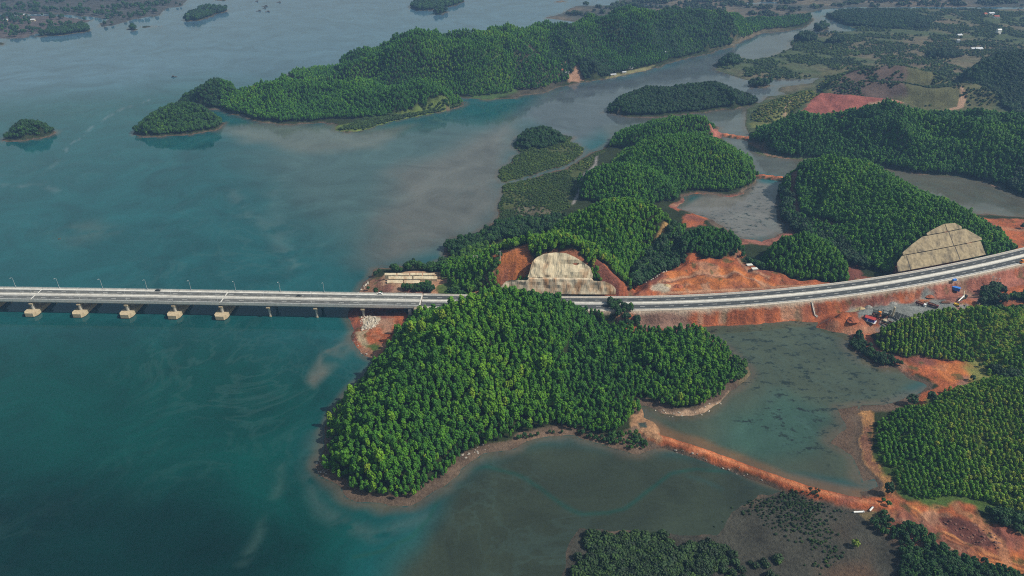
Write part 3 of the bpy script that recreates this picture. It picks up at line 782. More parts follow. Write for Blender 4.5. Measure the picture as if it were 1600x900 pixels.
def water_material():
    m, t, b = mat('water_surface', 0.035, 0.5)
    b.inputs['IOR'].default_value = 1.33
    a = nd(t, 'ShaderNodeAttribute', attribute_name='silt_and_sky')
    wd = nd(t, 'ShaderNodeAttribute', attribute_name='weed')
    g = nd(t, 'ShaderNodeNewGeometry')
    n0 = nd(t, 'ShaderNodeTexNoise', Scale=0.012, Detail=6.0, Roughness=0.62, Distortion=1.6)
    n1 = nd(t, 'ShaderNodeTexNoise', Scale=0.15, Detail=9.0, Roughness=0.74, Distortion=0.1)
    n2 = nd(t, 'ShaderNodeTexNoise', Scale=0.45, Detail=6.0, Roughness=0.8)
    n3 = nd(t, 'ShaderNodeTexNoise', Scale=0.01, Detail=4.0, Roughness=0.6, Distortion=0.6)
    mp = nd(t, 'ShaderNodeMapping')
    mp.inputs['Scale'].default_value = (0.75, 1.1, 1)
    t.links.new(g.outputs['Position'], mp.inputs['Vector'])
    for n in (n0, n1, n2):
        t.links.new(mp.outputs[0] if n is n1 else g.outputs['Position'], n.inputs['Vector'])
    mr0 = nd(t, 'ShaderNodeMapRange')
    for k_, v in (('From Min', 0.3), ('From Max', 0.7), ('To Min', 0.72), ('To Max', 1.28)):
        mr0.inputs[k_].default_value = v
    t.links.new(n0.outputs['Fac'], mr0.inputs['Value'])
    mul = nd(t, 'ShaderNodeVectorMath', operation='SCALE')
    t.links.new(a.outputs['Color'], mul.inputs[0])
    t.links.new(mr0.outputs[0], mul.inputs['Scale'])
    # fine ripple grain, and lanes where the breeze roughens the surface
    rg = nd(t, 'ShaderNodeMapRange')
    for k_, v in (('From Min', 0.3), ('From Max', 0.7), ('To Min', 0.8), ('To Max', 1.2)):
        rg.inputs[k_].default_value = v
    t.links.new(n2.outputs['Fac'], rg.inputs['Value'])
    gm = nd(t, 'ShaderNodeMath', operation='MULTIPLY')
    t.links.new(mr0.outputs[0], gm.inputs[0])
    t.links.new(rg.outputs[0], gm.inputs[1])
    t.links.new(gm.outputs[0], mul.inputs['Scale'])
    mp3 = nd(t, 'ShaderNodeMapping')
    mp3.inputs['Scale'].default_value = (0.35, 1.6, 1)
    mp3.inputs['Rotation'].default_value = (0, 0, 0.35)
    t.links.new(g.outputs['Position'], mp3.inputs['Vector'])
    t.links.new(mp3.outputs[0], n3.inputs['Vector'])
    rr = nd(t, 'ShaderNodeMapRange')
    for k_, v in (('From Min', 0.4), ('From Max', 0.65), ('To Min', 0.03), ('To Max', 0.13)):
        rr.inputs[k_].default_value = v
    t.links.new(n3.outputs['Fac'], rr.inputs['Value'])
    t.links.new(rr.outputs[0], b.inputs['Roughness'])
    # pale silt drawn out in filaments by the tide
    fl = nd(t, 'ShaderNodeTexNoise', Scale=0.011, Detail=5.0, Roughness=0.55, Distortion=3.2)
    fm = nd(t, 'ShaderNodeTexNoise', Scale=0.006, Detail=2.0)
    t.links.new(g.outputs['Position'], fl.inputs['Vector'])
    t.links.new(g.outputs['Position'], fm.inputs['Vector'])
    s1 = nd(t, 'ShaderNodeMath', operation='SUBTRACT')
    s1.inputs[1].default_value = 0.5
    t.links.new(fl.outputs['Fac'], s1.inputs[0])
    s2 = nd(t, 'ShaderNodeMath', operation='ABSOLUTE')
    t.links.new(s1.outputs[0], s2.inputs[0])
    s3 = nd(t, 'ShaderNodeMapRange')
    for k_, v in (('From Min', 0.0), ('From Max', 0.045), ('To Min', 0.17), ('To Max', 0.0)):
        s3.inputs[k_].default_value = v
    t.links.new(s2.outputs[0], s3.inputs['Value'])
    s4 = nd(t, 'ShaderNodeMapRange')
    for k_, v in (('From Min', 0.45), ('From Max', 0.62)):
        s4.inputs[k_].default_value = v
    t.links.new(fm.outputs['Fac'], s4.inputs['Value'])
    s5 = nd(t, 'ShaderNodeMath', operation='MULTIPLY')
    t.links.new(s3.outputs[0], s5.inputs[0])
    t.links.new(s4.outputs[0], s5.inputs[1])
    mf = nd(t, 'ShaderNodeMix', data_type='RGBA')
    mf.inputs[7].default_value = (0.06, 0.115, 0.11, 1)
    t.links.new(s5.outputs[0], mf.inputs[0])
    t.links.new(mul.outputs[0], mf.inputs[6])
    # dark weed lying in the shallows
    mr1 = nd(t, 'ShaderNodeMapRange')
    for k_, v in (('From Min', 0.53), ('From Max', 0.60)):
        mr1.inputs[k_].default_value = v
    t.links.new(n1.outputs['Fac'], mr1.inputs['Value'])
    mm = nd(t, 'ShaderNodeMath', operation='MULTIPLY')
    t.links.new(mr1.outputs[0], mm.inputs[0])
    t.links.new(wd.outputs['Fac'], mm.inputs[1])
    mx = nd(t, 'ShaderNodeMix', data_type='RGBA')
    mx.inputs[7].default_value = (0.012, 0.02, 0.016, 1)
    t.links.new(mm.outputs[0], mx.inputs[0])
    t.links.new(mf.outputs[2], mx.inputs[6])
    t.links.new(mx.outputs[2], b.inputs['Base Color'])
    bp = nd(t, 'ShaderNodeBump', Strength=0.03, Distance=0.2)
    t.links.new(n2.outputs['Fac'], bp.inputs['Height'])
    t.links.new(bp.outputs[0], b.inputs['Normal'])
    return m


def leaf_material(name, ramp, rough=0.65, spec=0.25):
    m, t, b = mat(name, rough, spec)
    a = nd(t, 'ShaderNodeAttribute', attribute_name='tint', attribute_type='INSTANCER')
    v = nd(t, 'ShaderNodeAttribute', attribute_name='leaf_age')
    cr = nd(t, 'ShaderNodeValToRGB')
    e = cr.color_ramp.elements
    e[0].position, e[0].color = ramp[0][0], (*ramp[0][1], 1)
    e[1].position, e[1].color = ramp[-1][0], (*ramp[-1][1], 1)
    for p, c in ramp[1:-1]:
        x = e.new(p)
        x.color = (*c, 1)
    t.links.new(a.outputs['Fac'], cr.inputs['Fac'])
    mr = nd(t, 'ShaderNodeMapRange')
    mr.inputs['To Min'].default_value = 0.55
    mr.inputs['To Max'].default_value = 1.5
    t.links.new(v.outputs['Fac'], mr.inputs['Value'])
    mul = nd(t, 'ShaderNodeVectorMath', operation='SCALE')
    t.links.new(cr.outputs[0], mul.inputs[0])
    t.links.new(mr.outputs[0], mul.inputs['Scale'])
    t.links.new(mul.outputs[0], b.inputs['Base Color'])
    return m


M = {}
M['ground'] = ground_material()
M['water'] = water_material()
GREEN = [(0.0, (0.011, 0.044, 0.011)), (0.3, (0.018, 0.082, 0.008)), (0.6, (0.044, 0.138, 0.005)), (0.85, (0.092, 0.190, 0.007)), (1.0, (0.18, 0.21, 0.018))]
M['leaf'] = leaf_material('leaves', GREEN)
M['mangrove_leaf'] = leaf_material('mangrove_leaves', [(0.0, (0.012, 0.024, 0.012)), (0.35, (0.020, 0.045, 0.012)), (0.65, (0.036, 0.070, 0.012)), (0.9, (0.07, 0.11, 0.015)), (1.0, (0.16, 0.16, 0.035))])
M['broad_leaf'] = leaf_material('broad_leaves', [(0.0, (0.009, 0.030, 0.010)), (0.35, (0.013, 0.050, 0.010)), (0.65, (0.030, 0.085, 0.008)), (0.9, (0.065, 0.13, 0.010)), (1.0, (0.14, 0.17, 0.02))])
M['bark'] = noisy('bark', (0.11, 0.085, 0.06), 2.0, 0.3)
M['asphalt'] = noisy('asphalt', (0.048, 0.052, 0.054), 0.35, 0.25, 0.85, 0.3)
M['deck_asphalt'] = noisy('bridge_asphalt', (0.095, 0.097, 0.093), 0.25, 0.3, 0.85, 0.3)
M['concrete'] = noisy('concrete', (0.58, 0.56, 0.52), 0.5, 0.14, 0.8, 0.3, 0.1, (0.36, 0.34, 0.31), 0.2, 0.5)
M['girder'] = noisy('girder_concrete', (0.34, 0.34, 0.33), 0.5, 0.15, 0.8, 0.3, 0.1)
M['pier'] = noisy('pier_concrete', (0.44, 0.36, 0.24), 0.6, 0.2, 0.85, 0.25, 0.15, (0.30, 0.23, 0.15), 0.4, 0.6)
M['column'] = noisy('column_concrete', (0.40, 0.38, 0.33), 0.6, 0.15, 0.85, 0.25, 0.1)
M['wetconcrete'] = noisy('tide_stained_concrete', (0.03, 0.028, 0.022), 0.6, 0.2, 0.5, 0.4)
M['paintwhite'] = noisy('road_paint', (0.72, 0.72, 0.70), 1.5, 0.12, 0.7)
M['steel'] = noisy('galvanised_steel', (0.52, 0.53, 0.54), 2.0, 0.1, 0.45, 0.5)
M['shotcrete'] = noisy('sprayed_concrete', (0.52, 0.44, 0.31), 0.5, 0.28, 0.95, 0.1, 0.6, (0.30, 0.17, 0.09), 0.12, 0.7, (1, 1, 0.35))
M['stained'] = noisy('stained_rock_concrete', (0.46, 0.39, 0.29), 0.5, 0.3, 0.95, 0.1, 0.7, (0.33, 0.155, 0.06), 0.13, 0.9, (1, 1, 0.25))
M['panel'] = noisy('lined_slope_concrete', (0.28, 0.225, 0.145), 0.4, 0.35, 0.95, 0.1, 0.3, (0.10, 0.085, 0.065), 0.16, 0.95, (1, 1, 0.25))
M['drain'] = noisy('dark_drain', (0.09, 0.08, 0.07), 1.0, 0.2)
M['rock'] = noisy('pale_rock', (0.45, 0.40, 0.33), 1.2, 0.3, 0.9, 0.2, 0.4, (0.25, 0.17, 0.12), 0.5, 0.6)
M['redrock'] = noisy('dark_red_rock', (0.16, 0.075, 0.055), 1.2, 0.4, 0.9, 0.2, 0.4)
M['greyrock'] = noisy('grey_shore_rock', (0.28, 0.25, 0.22), 1.2, 0.35, 0.9, 0.2, 0.4)
M['bluepaint'] = noisy('blue_sheet_paint', (0.03, 0.17, 0.55), 1.0, 0.12, 0.5, 0.4)
M['deepblue'] = noisy('deep_blue_sheet', (0.045, 0.06, 0.38), 1.0, 0.12, 0.5, 0.4)
M['redroof'] = noisy('red_roof_sheet', (0.42, 0.045, 0.035), 1.0, 0.15, 0.55, 0.35)
M['maroon'] = noisy('maroon_paint', (0.13, 0.028, 0.028), 1.0, 0.15, 0.5, 0.4)
M['white'] = noisy('white_paint', (0.75, 0.74, 0.72), 1.0, 0.08, 0.5, 0.4)
M['yellow'] = noisy('yellow_paint', (0.62, 0.38, 0.03), 1.0, 0.12, 0.5, 0.4)
M['orangepaint'] = noisy('orange_paint', (0.68, 0.22, 0.02), 1.0, 0.12, 0.5, 0.4)
M['darksteel'] = noisy('dark_steel', (0.035, 0.04, 0.035), 1.0, 0.3, 0.6, 0.4)
M['rust'] = noisy('rusty_steel', (0.14, 0.06, 0.035), 1.2, 0.35, 0.8, 0.3)
M['beige'] = noisy('beige_paint', (0.50, 0.42, 0.28), 1.0, 0.12, 0.6, 0.3)
M['tyre'] = noisy('tyre_rubber', (0.02, 0.02, 0.02), 2.0, 0.2, 0.9)
M['glass'] = noisy('window_glass', (0.02, 0.03, 0.04), 1.0, 0.1, 0.08, 0.6)
M['tin'] = noisy('pale_tin_roof', (0.45, 0.47, 0.5), 1.0, 0.15, 0.5, 0.4)
M['tile'] = noisy('brick_red_roof', (0.30, 0.09, 0.06), 1.0, 0.2, 0.8, 0.2)
M['wood'] = noisy('weathered_wood', (0.10, 0.08, 0.06), 1.5, 0.3, 0.85, 0.2)


# ------------------------------------------------------------------ object helpers
def link(name, me, parent=None, kind=None):
    o = bpy.data.objects.new(name, me)
    COL.objects.link(o)
    if parent is not None:
        o.parent = parent
    if kind:
        o['kind'] = kind
    return o


def tag(o, label, cat, group=None):
    o['label'] = label
    o['category'] = cat
    if group:
        o['group'] = group
    return o


def thing(name, label, cat, loc=(0, 0, 0), rz=0.0, group=None):
    o = bpy.data.objects.new(name, None)
    COL.objects.link(o)
    o.location = loc
    o.rotation_euler = (0, 0, rz)
    o.empty_display_size = 1
    return tag(o, label, cat, group)


class MB:
    def __init__(self):
        self.v, self.f = [], []

    def add(self, v, f):
        n = len(self.v)
        self.v += [tuple(p) for p in v]
        self.f += [tuple(i + n for i in q) for q in f]
        return self

    def box(self, c, s, rot=None, taper=1.0):
        x, y, z = s[0] / 2, s[1] / 2, s[2] / 2
        v = [(-x, -y, -z), (x, -y, -z), (x, y, -z), (-x, y, -z), (-x * taper, -y * taper, z), (x * taper, -y * taper, z), (x * taper, y * taper, z), (-x * taper, y * taper, z)]
        if rot is not None:
            m = Euler(rot).to_matrix()
            v = [m @ Vector(p) for p in v]
        v = [(p[0] + c[0], p[1] + c[1], p[2] + c[2]) for p in v]
        return self.add(v, [(0, 3, 2, 1), (4, 5, 6, 7), (0, 1, 5, 4), (1, 2, 6, 5), (2, 3, 7, 6), (3, 0, 4, 7)])

    def tube(self, a, b, r0, r1=None, n=8):
        r1 = r0 if r1 is None else r1
        a, b = Vector(a), Vector(b)
        d = (b - a).normalized()
        u = d.orthogonal().normalized()
        w_ = d.cross(u)
        v = []
        for p, r in ((a, r0), (b, r1)):
            for k in range(n):
                q = 2 * math.pi * k / n
                v.append(p + (u * math.cos(q) + w_ * math.sin(q)) * r)
        f = [(k, (k + 1) % n, n + (k + 1) % n, n + k) for k in range(n)] + [tuple(range(n))[::-1], tuple(range(n, 2 * n))]
        return self.add(v, f)

    def prism(self, outline, z0, z1):
        n = len(outline)
        v = [(p[0], p[1], z0) for p in outline] + [(p[0], p[1], z1) for p in outline]
        return self.add(v, [tuple(range(n))[::-1], tuple(range(n, 2 * n))] + [(k, (k + 1) % n, n + (k + 1) % n, n + k) for k in range(n)])

    def mesh(self, name, m):
        me = bpy.data.meshes.new(name)
        me.from_pydata(self.v, [], self.f)
        me.materials.append(m)
        return me

    def build(self, name, m, parent=None, kind=None):
        return link(name, self.mesh(name, m), parent, kind)


def sweep(section, s0, s1, step, name, m, parent=None, kind=None, closed=True, zoff=0.0):
    """a cross-section (offset, height) carried along the road line"""
    n = max(2, int((s1 - s0) / step) + 1)
    ss = np.linspace(s0, s1, n)
    mb = MB()
    k = len(section)
    v, f = [], []
    for s in ss:
        t = RT(s)
        c = RC(s)
        for d, z in section:
            v.append((c[0] - t[1] * d, c[1] + t[0] * d, z + zoff))
    for a in range(n - 1):
        for b in range(k if closed else k - 1):
            p, q = a * k + b, a * k + (b + 1) % k
            f.append((p, p + k, q + k, q))
    if closed:
        f.append(tuple(range(k)))
        f.append(tuple(range((n - 1) * k, n * k))[::-1])
    mb.add(v, f)
    o = mb.build(name, m, parent, kind)
    me = o.data
    bm = bmesh.new()
    bm.from_mesh(me)
    bmesh.ops.recalc_face_normals(bm, faces=bm.faces)
    bm.to_mesh(me)
    bm.free()
    return o


def copy_tree(o, parent=None):
    c = o.copy()
    COL.objects.link(c)
    if parent is not None:
        c.parent = parent
    for ch in list(o.children):
        copy_tree(ch, c)
    return c


def rect_loop(d0, d1, z0, z1):
    return [(d0, z0), (d1, z0), (d1, z1), (d0, z1)]


# ------------------------------------------------------------------ ground, water, haze
def grid_mesh(name, rows, cols, zz, attrs, m):
    r, c = len(rows), len(cols)
    idx = (rows[:, None] * NC + cols[None, :]).ravel()
    co = np.stack([GX[idx], GY[idx], zz[idx]], 1).astype(np.float32)
    a = (np.arange(r - 1)[:, None] * c + np.arange(c - 1)[None, :]).ravel()
    q = np.stack([a, a + 1, a + c + 1, a + c], 1).astype(np.int32)
    me = bpy.data.meshes.new(name)
    me.vertices.add(len(co))
    me.vertices.foreach_set('co', co.ravel())
    me.loops.add(q.size)
    me.loops.foreach_set('vertex_index', q.ravel())
    me.polygons.add(len(q))
    me.polygons.foreach_set('loop_start', np.arange(0, q.size, 4, dtype=np.int32))
    me.update(calc_edges=True)
    me.polygons.foreach_set('use_smooth', np.ones(len(q), bool))
    for an, arr in attrs.items():
        if arr.ndim == 2:
            at_ = me.attributes.new(an, 'FLOAT_COLOR', 'POINT')
            d = np.ones((len(co), 4), np.float32)
            d[:, :3] = arr[idx]
            at_.data.foreach_set('color', d.ravel())
        else:
            at_ = me.attributes.new(an, 'FLOAT', 'POINT')
            at_.data.foreach_set('value', arr[idx].astype(np.float32))
    me.materials.append(m)
    return me


link('ground', grid_mesh('ground', np.arange(NR), np.arange(NC), Z, {'soil': C}, M['ground']), kind='structure')

WC = np.tile(np.array((0.006, 0.062, 0.068)), (len(GX), 1))
WEED = np.zeros(GX.shape)
QX = GX + (fbm(GX, GY, 90, 41, 4) - 0.5) * 90
QY = GY + (fbm(GX, GY, 90, 45, 4) - 0.5) * 90


def wpaint(poly_px, col, feather, amount=1.0, warp=0.5):
    poly = P(poly_px)
    i = near(poly, feather + 50)
    d = sdist(GX[i] * (1 - warp) + QX[i] * warp, GY[i] * (1 - warp) + QY[i] * warp, poly)
    k = (smooth(d / feather + 0.5) * amount * (1 if amount > 0.76 else smooth(fbm(QX[i], QY[i], 25, 53, 4) * 3.2 - 0.9)))[:, None]
    WC[i] = WC[i] * (1 - k) + np.array(col)[None, :] * k


def wline(pts, col, hw, amount=1.0, soft=3.0):
    pl = P(pts)
    i = near(pl, hw + soft + 5)
    d, _ = seg_dist(GX[i] * 0.8 + QX[i] * 0.2 - 0, GY[i] * 0.8 + QY[i] * 0.2, pl)
    k = (smooth((hw - d) / soft + 0.5) * amount * (1 if amount >= 0.8 else smooth(fbm(QX[i], QY[i], 14, 51, 5) * 4.2 - 1.6)))[:, None]
    WC[i] = WC[i] * (1 - k) + np.array(col)[None, :] * k


wpaint([(-600, -150), (2500, -150), (2500, 20), (1300, 20), (1000, 110), (700, 140), (300, 130), (-600, 200)], (0.05, 0.105, 0.15), 300)  # far water: pale blue of the reflected sky painted into the body colour
wpaint([(925, 165), (1190, 150), (1190, 200), (1090, 202), (950, 218)], (0.058, 0.072, 0.066), 20)
wpaint([(1120, 110), (1290, 110), (1290, 150), (1170, 165), (1140, 150)], (0.06, 0.075, 0.085), 20)
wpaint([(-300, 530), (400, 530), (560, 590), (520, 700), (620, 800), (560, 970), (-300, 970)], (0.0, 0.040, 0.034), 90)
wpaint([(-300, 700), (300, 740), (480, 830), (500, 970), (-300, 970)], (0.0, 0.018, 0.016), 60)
wpaint([(380, 240), (560, 200), (720, 185), (820, 200), (800, 290), (700, 380), (600, 410), (470, 330)], (0.04, 0.078, 0.078), 110)
wpaint([(610, 270), (690, 240), (800, 180), (800, 270), (775, 350), (700, 385), (640, 412), (590, 420)], (0.085, 0.088, 0.08), 60)
wpaint([(340, 200), (420, 190), (560, 205), (640, 190), (600, 230), (480, 235), (380, 225)], (0.09, 0.10, 0.085), 40, 0.8)
wpaint([(800, 180), (860, 140), (1000, 115), (1150, 75), (1260, 20), (1330, 45), (1200, 130), (950, 200), (900, 235)], (0.06, 0.075, 0.085), 50)
wpaint([(700, 745), (800, 700), (900, 690), (1030, 700), (1180, 745), (1345, 795), (1420, 980), (600, 980), (630, 870)], (0.026, 0.035, 0.022), 26)
wpaint([(1020, 512), (1300, 500), (1460, 590), (1360, 640), (1360, 760), (1200, 735), (1020, 680), (1000, 640)], (0.044, 0.057, 0.037), 14, warp=0.2)
wpaint([(1130, 640), (1200, 600), (1290, 640), (1280, 700), (1200, 720), (1130, 700)], (0.032, 0.070, 0.052), 30, warp=0.4)
wpaint([(1050, 330), (1100, 300), (1180, 285), (1218, 290), (1240, 370), (1150, 372)], (0.12, 0.115, 0.105), 12, warp=0.2)
wpaint([(1110, 190), (1180, 180), (1260, 240), (1240, 280), (1170, 270), (1125, 215)], (0.075, 0.085, 0.08), 12, warp=0.2)
wpaint([(1240, 245), (1370, 255), (1560, 285), (1720, 320), (1720, 350), (1540, 340), (1420, 320), (1240, 275)], (0.07, 0.07, 0.055), 12, warp=0.2)
wpaint([(548, 530), (560, 545), (530, 572), (505, 592), (486, 605), (478, 598), (500, 560), (520, 540)], (0.12, 0.115, 0.095), 9, 0.7, warp=0.35)
wline([(485, 600), (470, 640), (450, 690), (430, 760), (410, 820), (380, 870)], (0.05, 0.09, 0.08), 2.5, 0.35, 9)
wline([(580, 570), (545, 610), (500, 670), (480, 740), (500, 790), (590, 830), (660, 800)], (0.05, 0.08, 0.075), 4, 0.5, 14)
wline([(360, 300), (385, 330), (420, 350), (450, 390), (470, 420)], (0.07, 0.12, 0.12), 6, 0.5, 22)
wline([(470, 240), (430, 300), (440, 350), (500, 380)], (0.06, 0.11, 0.11), 6, 0.4, 26)
wline([(80, 262), (100, 240), (140, 200), (190, 170), (240, 155)], (0.11, 0.15, 0.17), 2, 0.6, 6)
wline([(0, 290), (35, 292), (60, 285), (90, 300)], (0.11, 0.15, 0.16), 3, 0.4, 12)
wpaint([(70, 360), (130, 350), (170, 370), (110, 380)], (0.10, 0.10, 0.08), 40, 0.35)
wline([(560, 870), (600, 858), (640, 835), (665, 805), (680, 775), (700, 748), (730, 733), (760, 729), (800, 740), (840, 758), (880, 784), (915, 800), (950, 805), (975, 800),
       (1000, 783), (1020, 766), (1050, 744), (1090, 737), (1140, 741)], (0.008, 0.048, 0.036), 1.1, 0.8, 3.5)
wline([(1060, 742), (1110, 760), (1160, 790), (1180, 810)], (0.02, 0.05, 0.045), 2, 0.5, 4)
# shallows over brown mud, rust-coloured water along the red dike
k = (smooth((SHORE + 9) / 9) * (SHORE < 0) * 0.75)[:, None]
WC = WC * (1 - k) + np.array((0.085, 0.066, 0.045)) * k
for pts, z, hw in DIKES[:1]:
    pl = P(pts)
    i = near(pl, 30)
    d, _ = seg_dist(QX[i] * 0.3 + GX[i] * 0.7, QY[i] * 0.3 + GY[i] * 0.7, pl)
    k = (smooth(1.0 - (d - 5) / 8) * 0.6)[:, None]
    WC[i] = WC[i] * (1 - k) + np.array((0.16, 0.075, 0.03)) * k
for pp, am in (([(1090, 508), (1300, 500), (1340, 560), (1450, 595), (1400, 640), (1340, 640), (1330, 700), (1250, 690), (1180, 640), (1120, 640), (1160, 590)], 1.0),
               ([(1080, 335), (1170, 320), (1170, 295), (1215, 290), (1235, 360), (1150, 372), (1110, 345)], 1.0),
               ([(1180, 770), (1300, 775), (1400, 850), (1420, 960), (1180, 960)], 0.8), ([(1320, 650), (1350, 660), (1365, 760), (1330, 760)], 0.8)):
    poly = P(pp)
    i = near(poly, 10)
    WEED[i] = np.maximum(WEED[i], smooth(sdist(QX[i], QY[i], poly) / 12 + 0.5) * am)
wr = np.unique(np.concatenate([np.arange(0, NR, 2), [NR - 1]]))
wc_ = np.unique(np.concatenate([np.arange(0, NC, 2), [NC - 1]]))
link('water', grid_mesh('water', wr, wc_, np.zeros(len(GX)), {'silt_and_sky': WC, 'weed': WEED}, M['water']), kind='structure')

hz = MB().box((0, 7000, 162), (150000, 20000, 336)).mesh('haze', bpy.data.materials.new('haze_air'))
hm = hz.materials[0]
hm.use_nodes = True
hm.node_tree.nodes.remove(hm.node_tree.nodes['Principled BSDF'])
pv = hm.node_tree.nodes.new('ShaderNodeVolumePrincipled')
pv.inputs['Color'].default_value = (0.30, 0.54, 0.98, 1)
pv.inputs['Density'].default_value = 0.00011
pv.inputs['Anisotropy'].default_value = 0.0
hm.node_tree.links.new(pv.outputs[0], hm.node_tree.nodes['Material Output'].inputs['Volume'])
link('haze', hz, kind='stuff')

# ------------------------------------------------------------------ trees
ICO_V, ICO_F = [], []
_bm = bmesh.new()
bmesh.ops.create_icosphere(_bm, subdivisions=1, radius=1)
ICO_V = [tuple(v.co) for v in _bm.verts]
ICO_F = [tuple(v.index for v in f.verts) for f in _bm.faces]
_bm.free()


def crown_geo(rnd, rx, rz, cz, nclump, cr, nleaf, leaf, low=-0.35, shape=0.0):
    """leaf clumps spread over an uneven crown, with loose leaf sprays between them"""
    V, F, A = [], [], []
    lean = (rnd.uniform(-.12, .12) * rx, rnd.uniform(-.12, .12) * rx)
    pts = []
    for k in range(nclump + nleaf):
        z = low + (1 - low) * ((k % nclump) + 0.5) / nclump
        z = min(0.97, z + rnd.uniform(-.1, .1))
        a = k * 2.39996 + rnd.uniform(-.4, .4)
        r = math.sqrt(max(0, 1 - z * z))
        if shape:
            r *= 1 - shape * max(0, z)
        q = rnd.uniform(0.72, 1.08)
        pts.append((rx * r * math.cos(a) * q + lean[0] * (z + 1), rx * r * math.sin(a) * q + lean[1] * (z + 1), cz + rz * z * q))
    for p in pts[:nclump]:
        age = rnd.random()
        s = cr * rnd.uniform(0.75, 1.3)
        n = len(V)
        rot = Euler((rnd.uniform(0, 6), rnd.uniform(0, 6), rnd.uniform(0, 6))).to_matrix()
        for v in ICO_V:
            q = rot @ Vector(v) * s * rnd.uniform(0.8, 1.22)
            V.append((p[0] + q.x, p[1] + q.y, p[2] + q.z * 0.85))
            A.append(min(1, max(0, age + rnd.uniform(-.15, .15))))
        F += [tuple(i + n for i in f) for f in ICO_F]
    for p in pts[nclump:]:
        d = Vector((p[0], p[1], (p[2] - cz) * rx / rz)).normalized()
        c = Vector(p) + d * cr * rnd.uniform(0.2, 0.9)
        u = (d.orthogonal().normalized() + Vector((rnd.uniform(-1, 1), rnd.uniform(-1, 1), rnd.uniform(-1, 1))) * 0.7).normalized()
        w_ = d.cross(u).normalized()
        s = leaf * rnd.uniform(0.6, 1.4)
        n = len(V)
        V += [tuple(c - u * s), tuple(c + w_ * s * .6), tuple(c + u * s), tuple(c - w_ * s * .6)]
        A += [rnd.random()] * 4
        F.append((n, n + 1, n + 2, n + 3))
    return V, F, A


def trunk_geo(rnd, h, r, limbs, top):
    mb = MB()
    pt, pr = Vector((0, 0, -0.6)), r
    for k in range(3):
        q = Vector((rnd.uniform(-.15, .15), rnd.uniform(-.15, .15), h * (k + 1) / 3))
        mb.tube(pt, q, pr, pr * 0.72, 5)
        pt, pr = q, pr * 0.72
    for k in range(limbs):
        z = h * rnd.uniform(0.5, 0.95)
        a = rnd.uniform(0, 6.28)
        l = top * rnd.uniform(0.5, 0.9)
        mb.tube((0, 0, z), (math.cos(a) * l, math.sin(a) * l, z + l * 0.9), r * 0.45, r * 0.12, 4)
    return mb


def with_age(me, n0, ages):
    a = me.attributes.new('leaf_age', 'FLOAT', 'POINT')
    a.data.foreach_set('value', np.array([0.5] * n0 + list(ages), np.float32))


PROTO = {}                              # kind -> list of (trunk mesh, crown mesh, joined mesh, height)


def make_kind(kind, count, **kw):
    out = []
    for k in range(count):
        rnd = random.Random(hash((len(kind), ord(kind[0]), ord(kind[-1]), k)) & 0xffff)
        V, F, A = crown_geo(rnd, kw['rx'] * rnd.uniform(.9, 1.1), kw['rz'] * rnd.uniform(.88, 1.12), kw['cz'] * rnd.uniform(.95, 1.05), kw['n'], kw['cr'], kw['leafn'], kw['leaf'],
                            kw.get('low', -0.35), kw.get('shape', 0))
        tb = trunk_geo(rnd, kw['cz'], kw['tr'], kw.get('limbs', 3), kw['rx'])
        tm = tb.mesh(kind + '_trunk', M['bark'])
        lm = M[{'mangrove': 'mangrove_leaf', 'broadleaf': 'broad_leaf'}.get(kind, 'leaf')]
        cm = MB().add(V, F).mesh(kind + '_crown', lm)
        with_age(cm, 0, A)
        jb = MB().add(tb.v, tb.f)
        nt_ = len(jb.f)
        n0 = len(jb.v)
        jb.add(V, F)
        jm = jb.mesh(kind + '_tree', M['bark'])
        jm.materials.append(lm)
        mi = np.ones(len(jb.f), np.int32)
        mi[:nt_] = 0
        jm.polygons.foreach_set('material_index', mi)
        with_age(jm, n0, A)
        out.append((tm, cm, jm))
    PROTO[kind] = out
    c = bpy.data.collections.new('kind_' + kind)      # not linked to the scene: only a source for the woods
    for k, (_, _, jm) in enumerate(out):
        o = bpy.data.objects.new(f'{kind}_{k}', jm)
        c.objects.link(o)
    PROTO[kind + '_c'] = c


make_kind('acacia', 7, rx=1.9, rz=3.3, cz=6.6, n=40, cr=0.74, leafn=90, leaf=0.27, tr=0.16, limbs=4, low=-0.75, shape=0.12)
make_kind('acacia_far', 5, rx=2.1, rz=3.3, cz=6.4, n=20, cr=0.9, leafn=50, leaf=0.55, tr=0.16, limbs=2, low=-0.7, shape=0.1)
make_kind('broadleaf', 5, rx=3.0, rz=2.9, cz=5.0, n=26, cr=1.15, leafn=80, leaf=0.55, tr=0.2, limbs=3, low=-0.6)
make_kind('sapling', 5, rx=1.15, rz=1.7, cz=2.2, n=18, cr=0.5, leafn=60, leaf=0.32, tr=0.06, limbs=3, low=-0.7, shape=0.25)
make_kind('tuft', 4, rx=0.85, rz=0.6, cz=0.55, n=14, cr=0.32, leafn=40, leaf=0.3, tr=0.03, limbs=1, low=-0.4)
make_kind('mangrove', 5, rx=1.5, rz=0.9, cz=1.1, n=20, cr=0.55, leafn=50, leaf=0.3, tr=0.07, limbs=4, low=-0.5)

GNC = {}


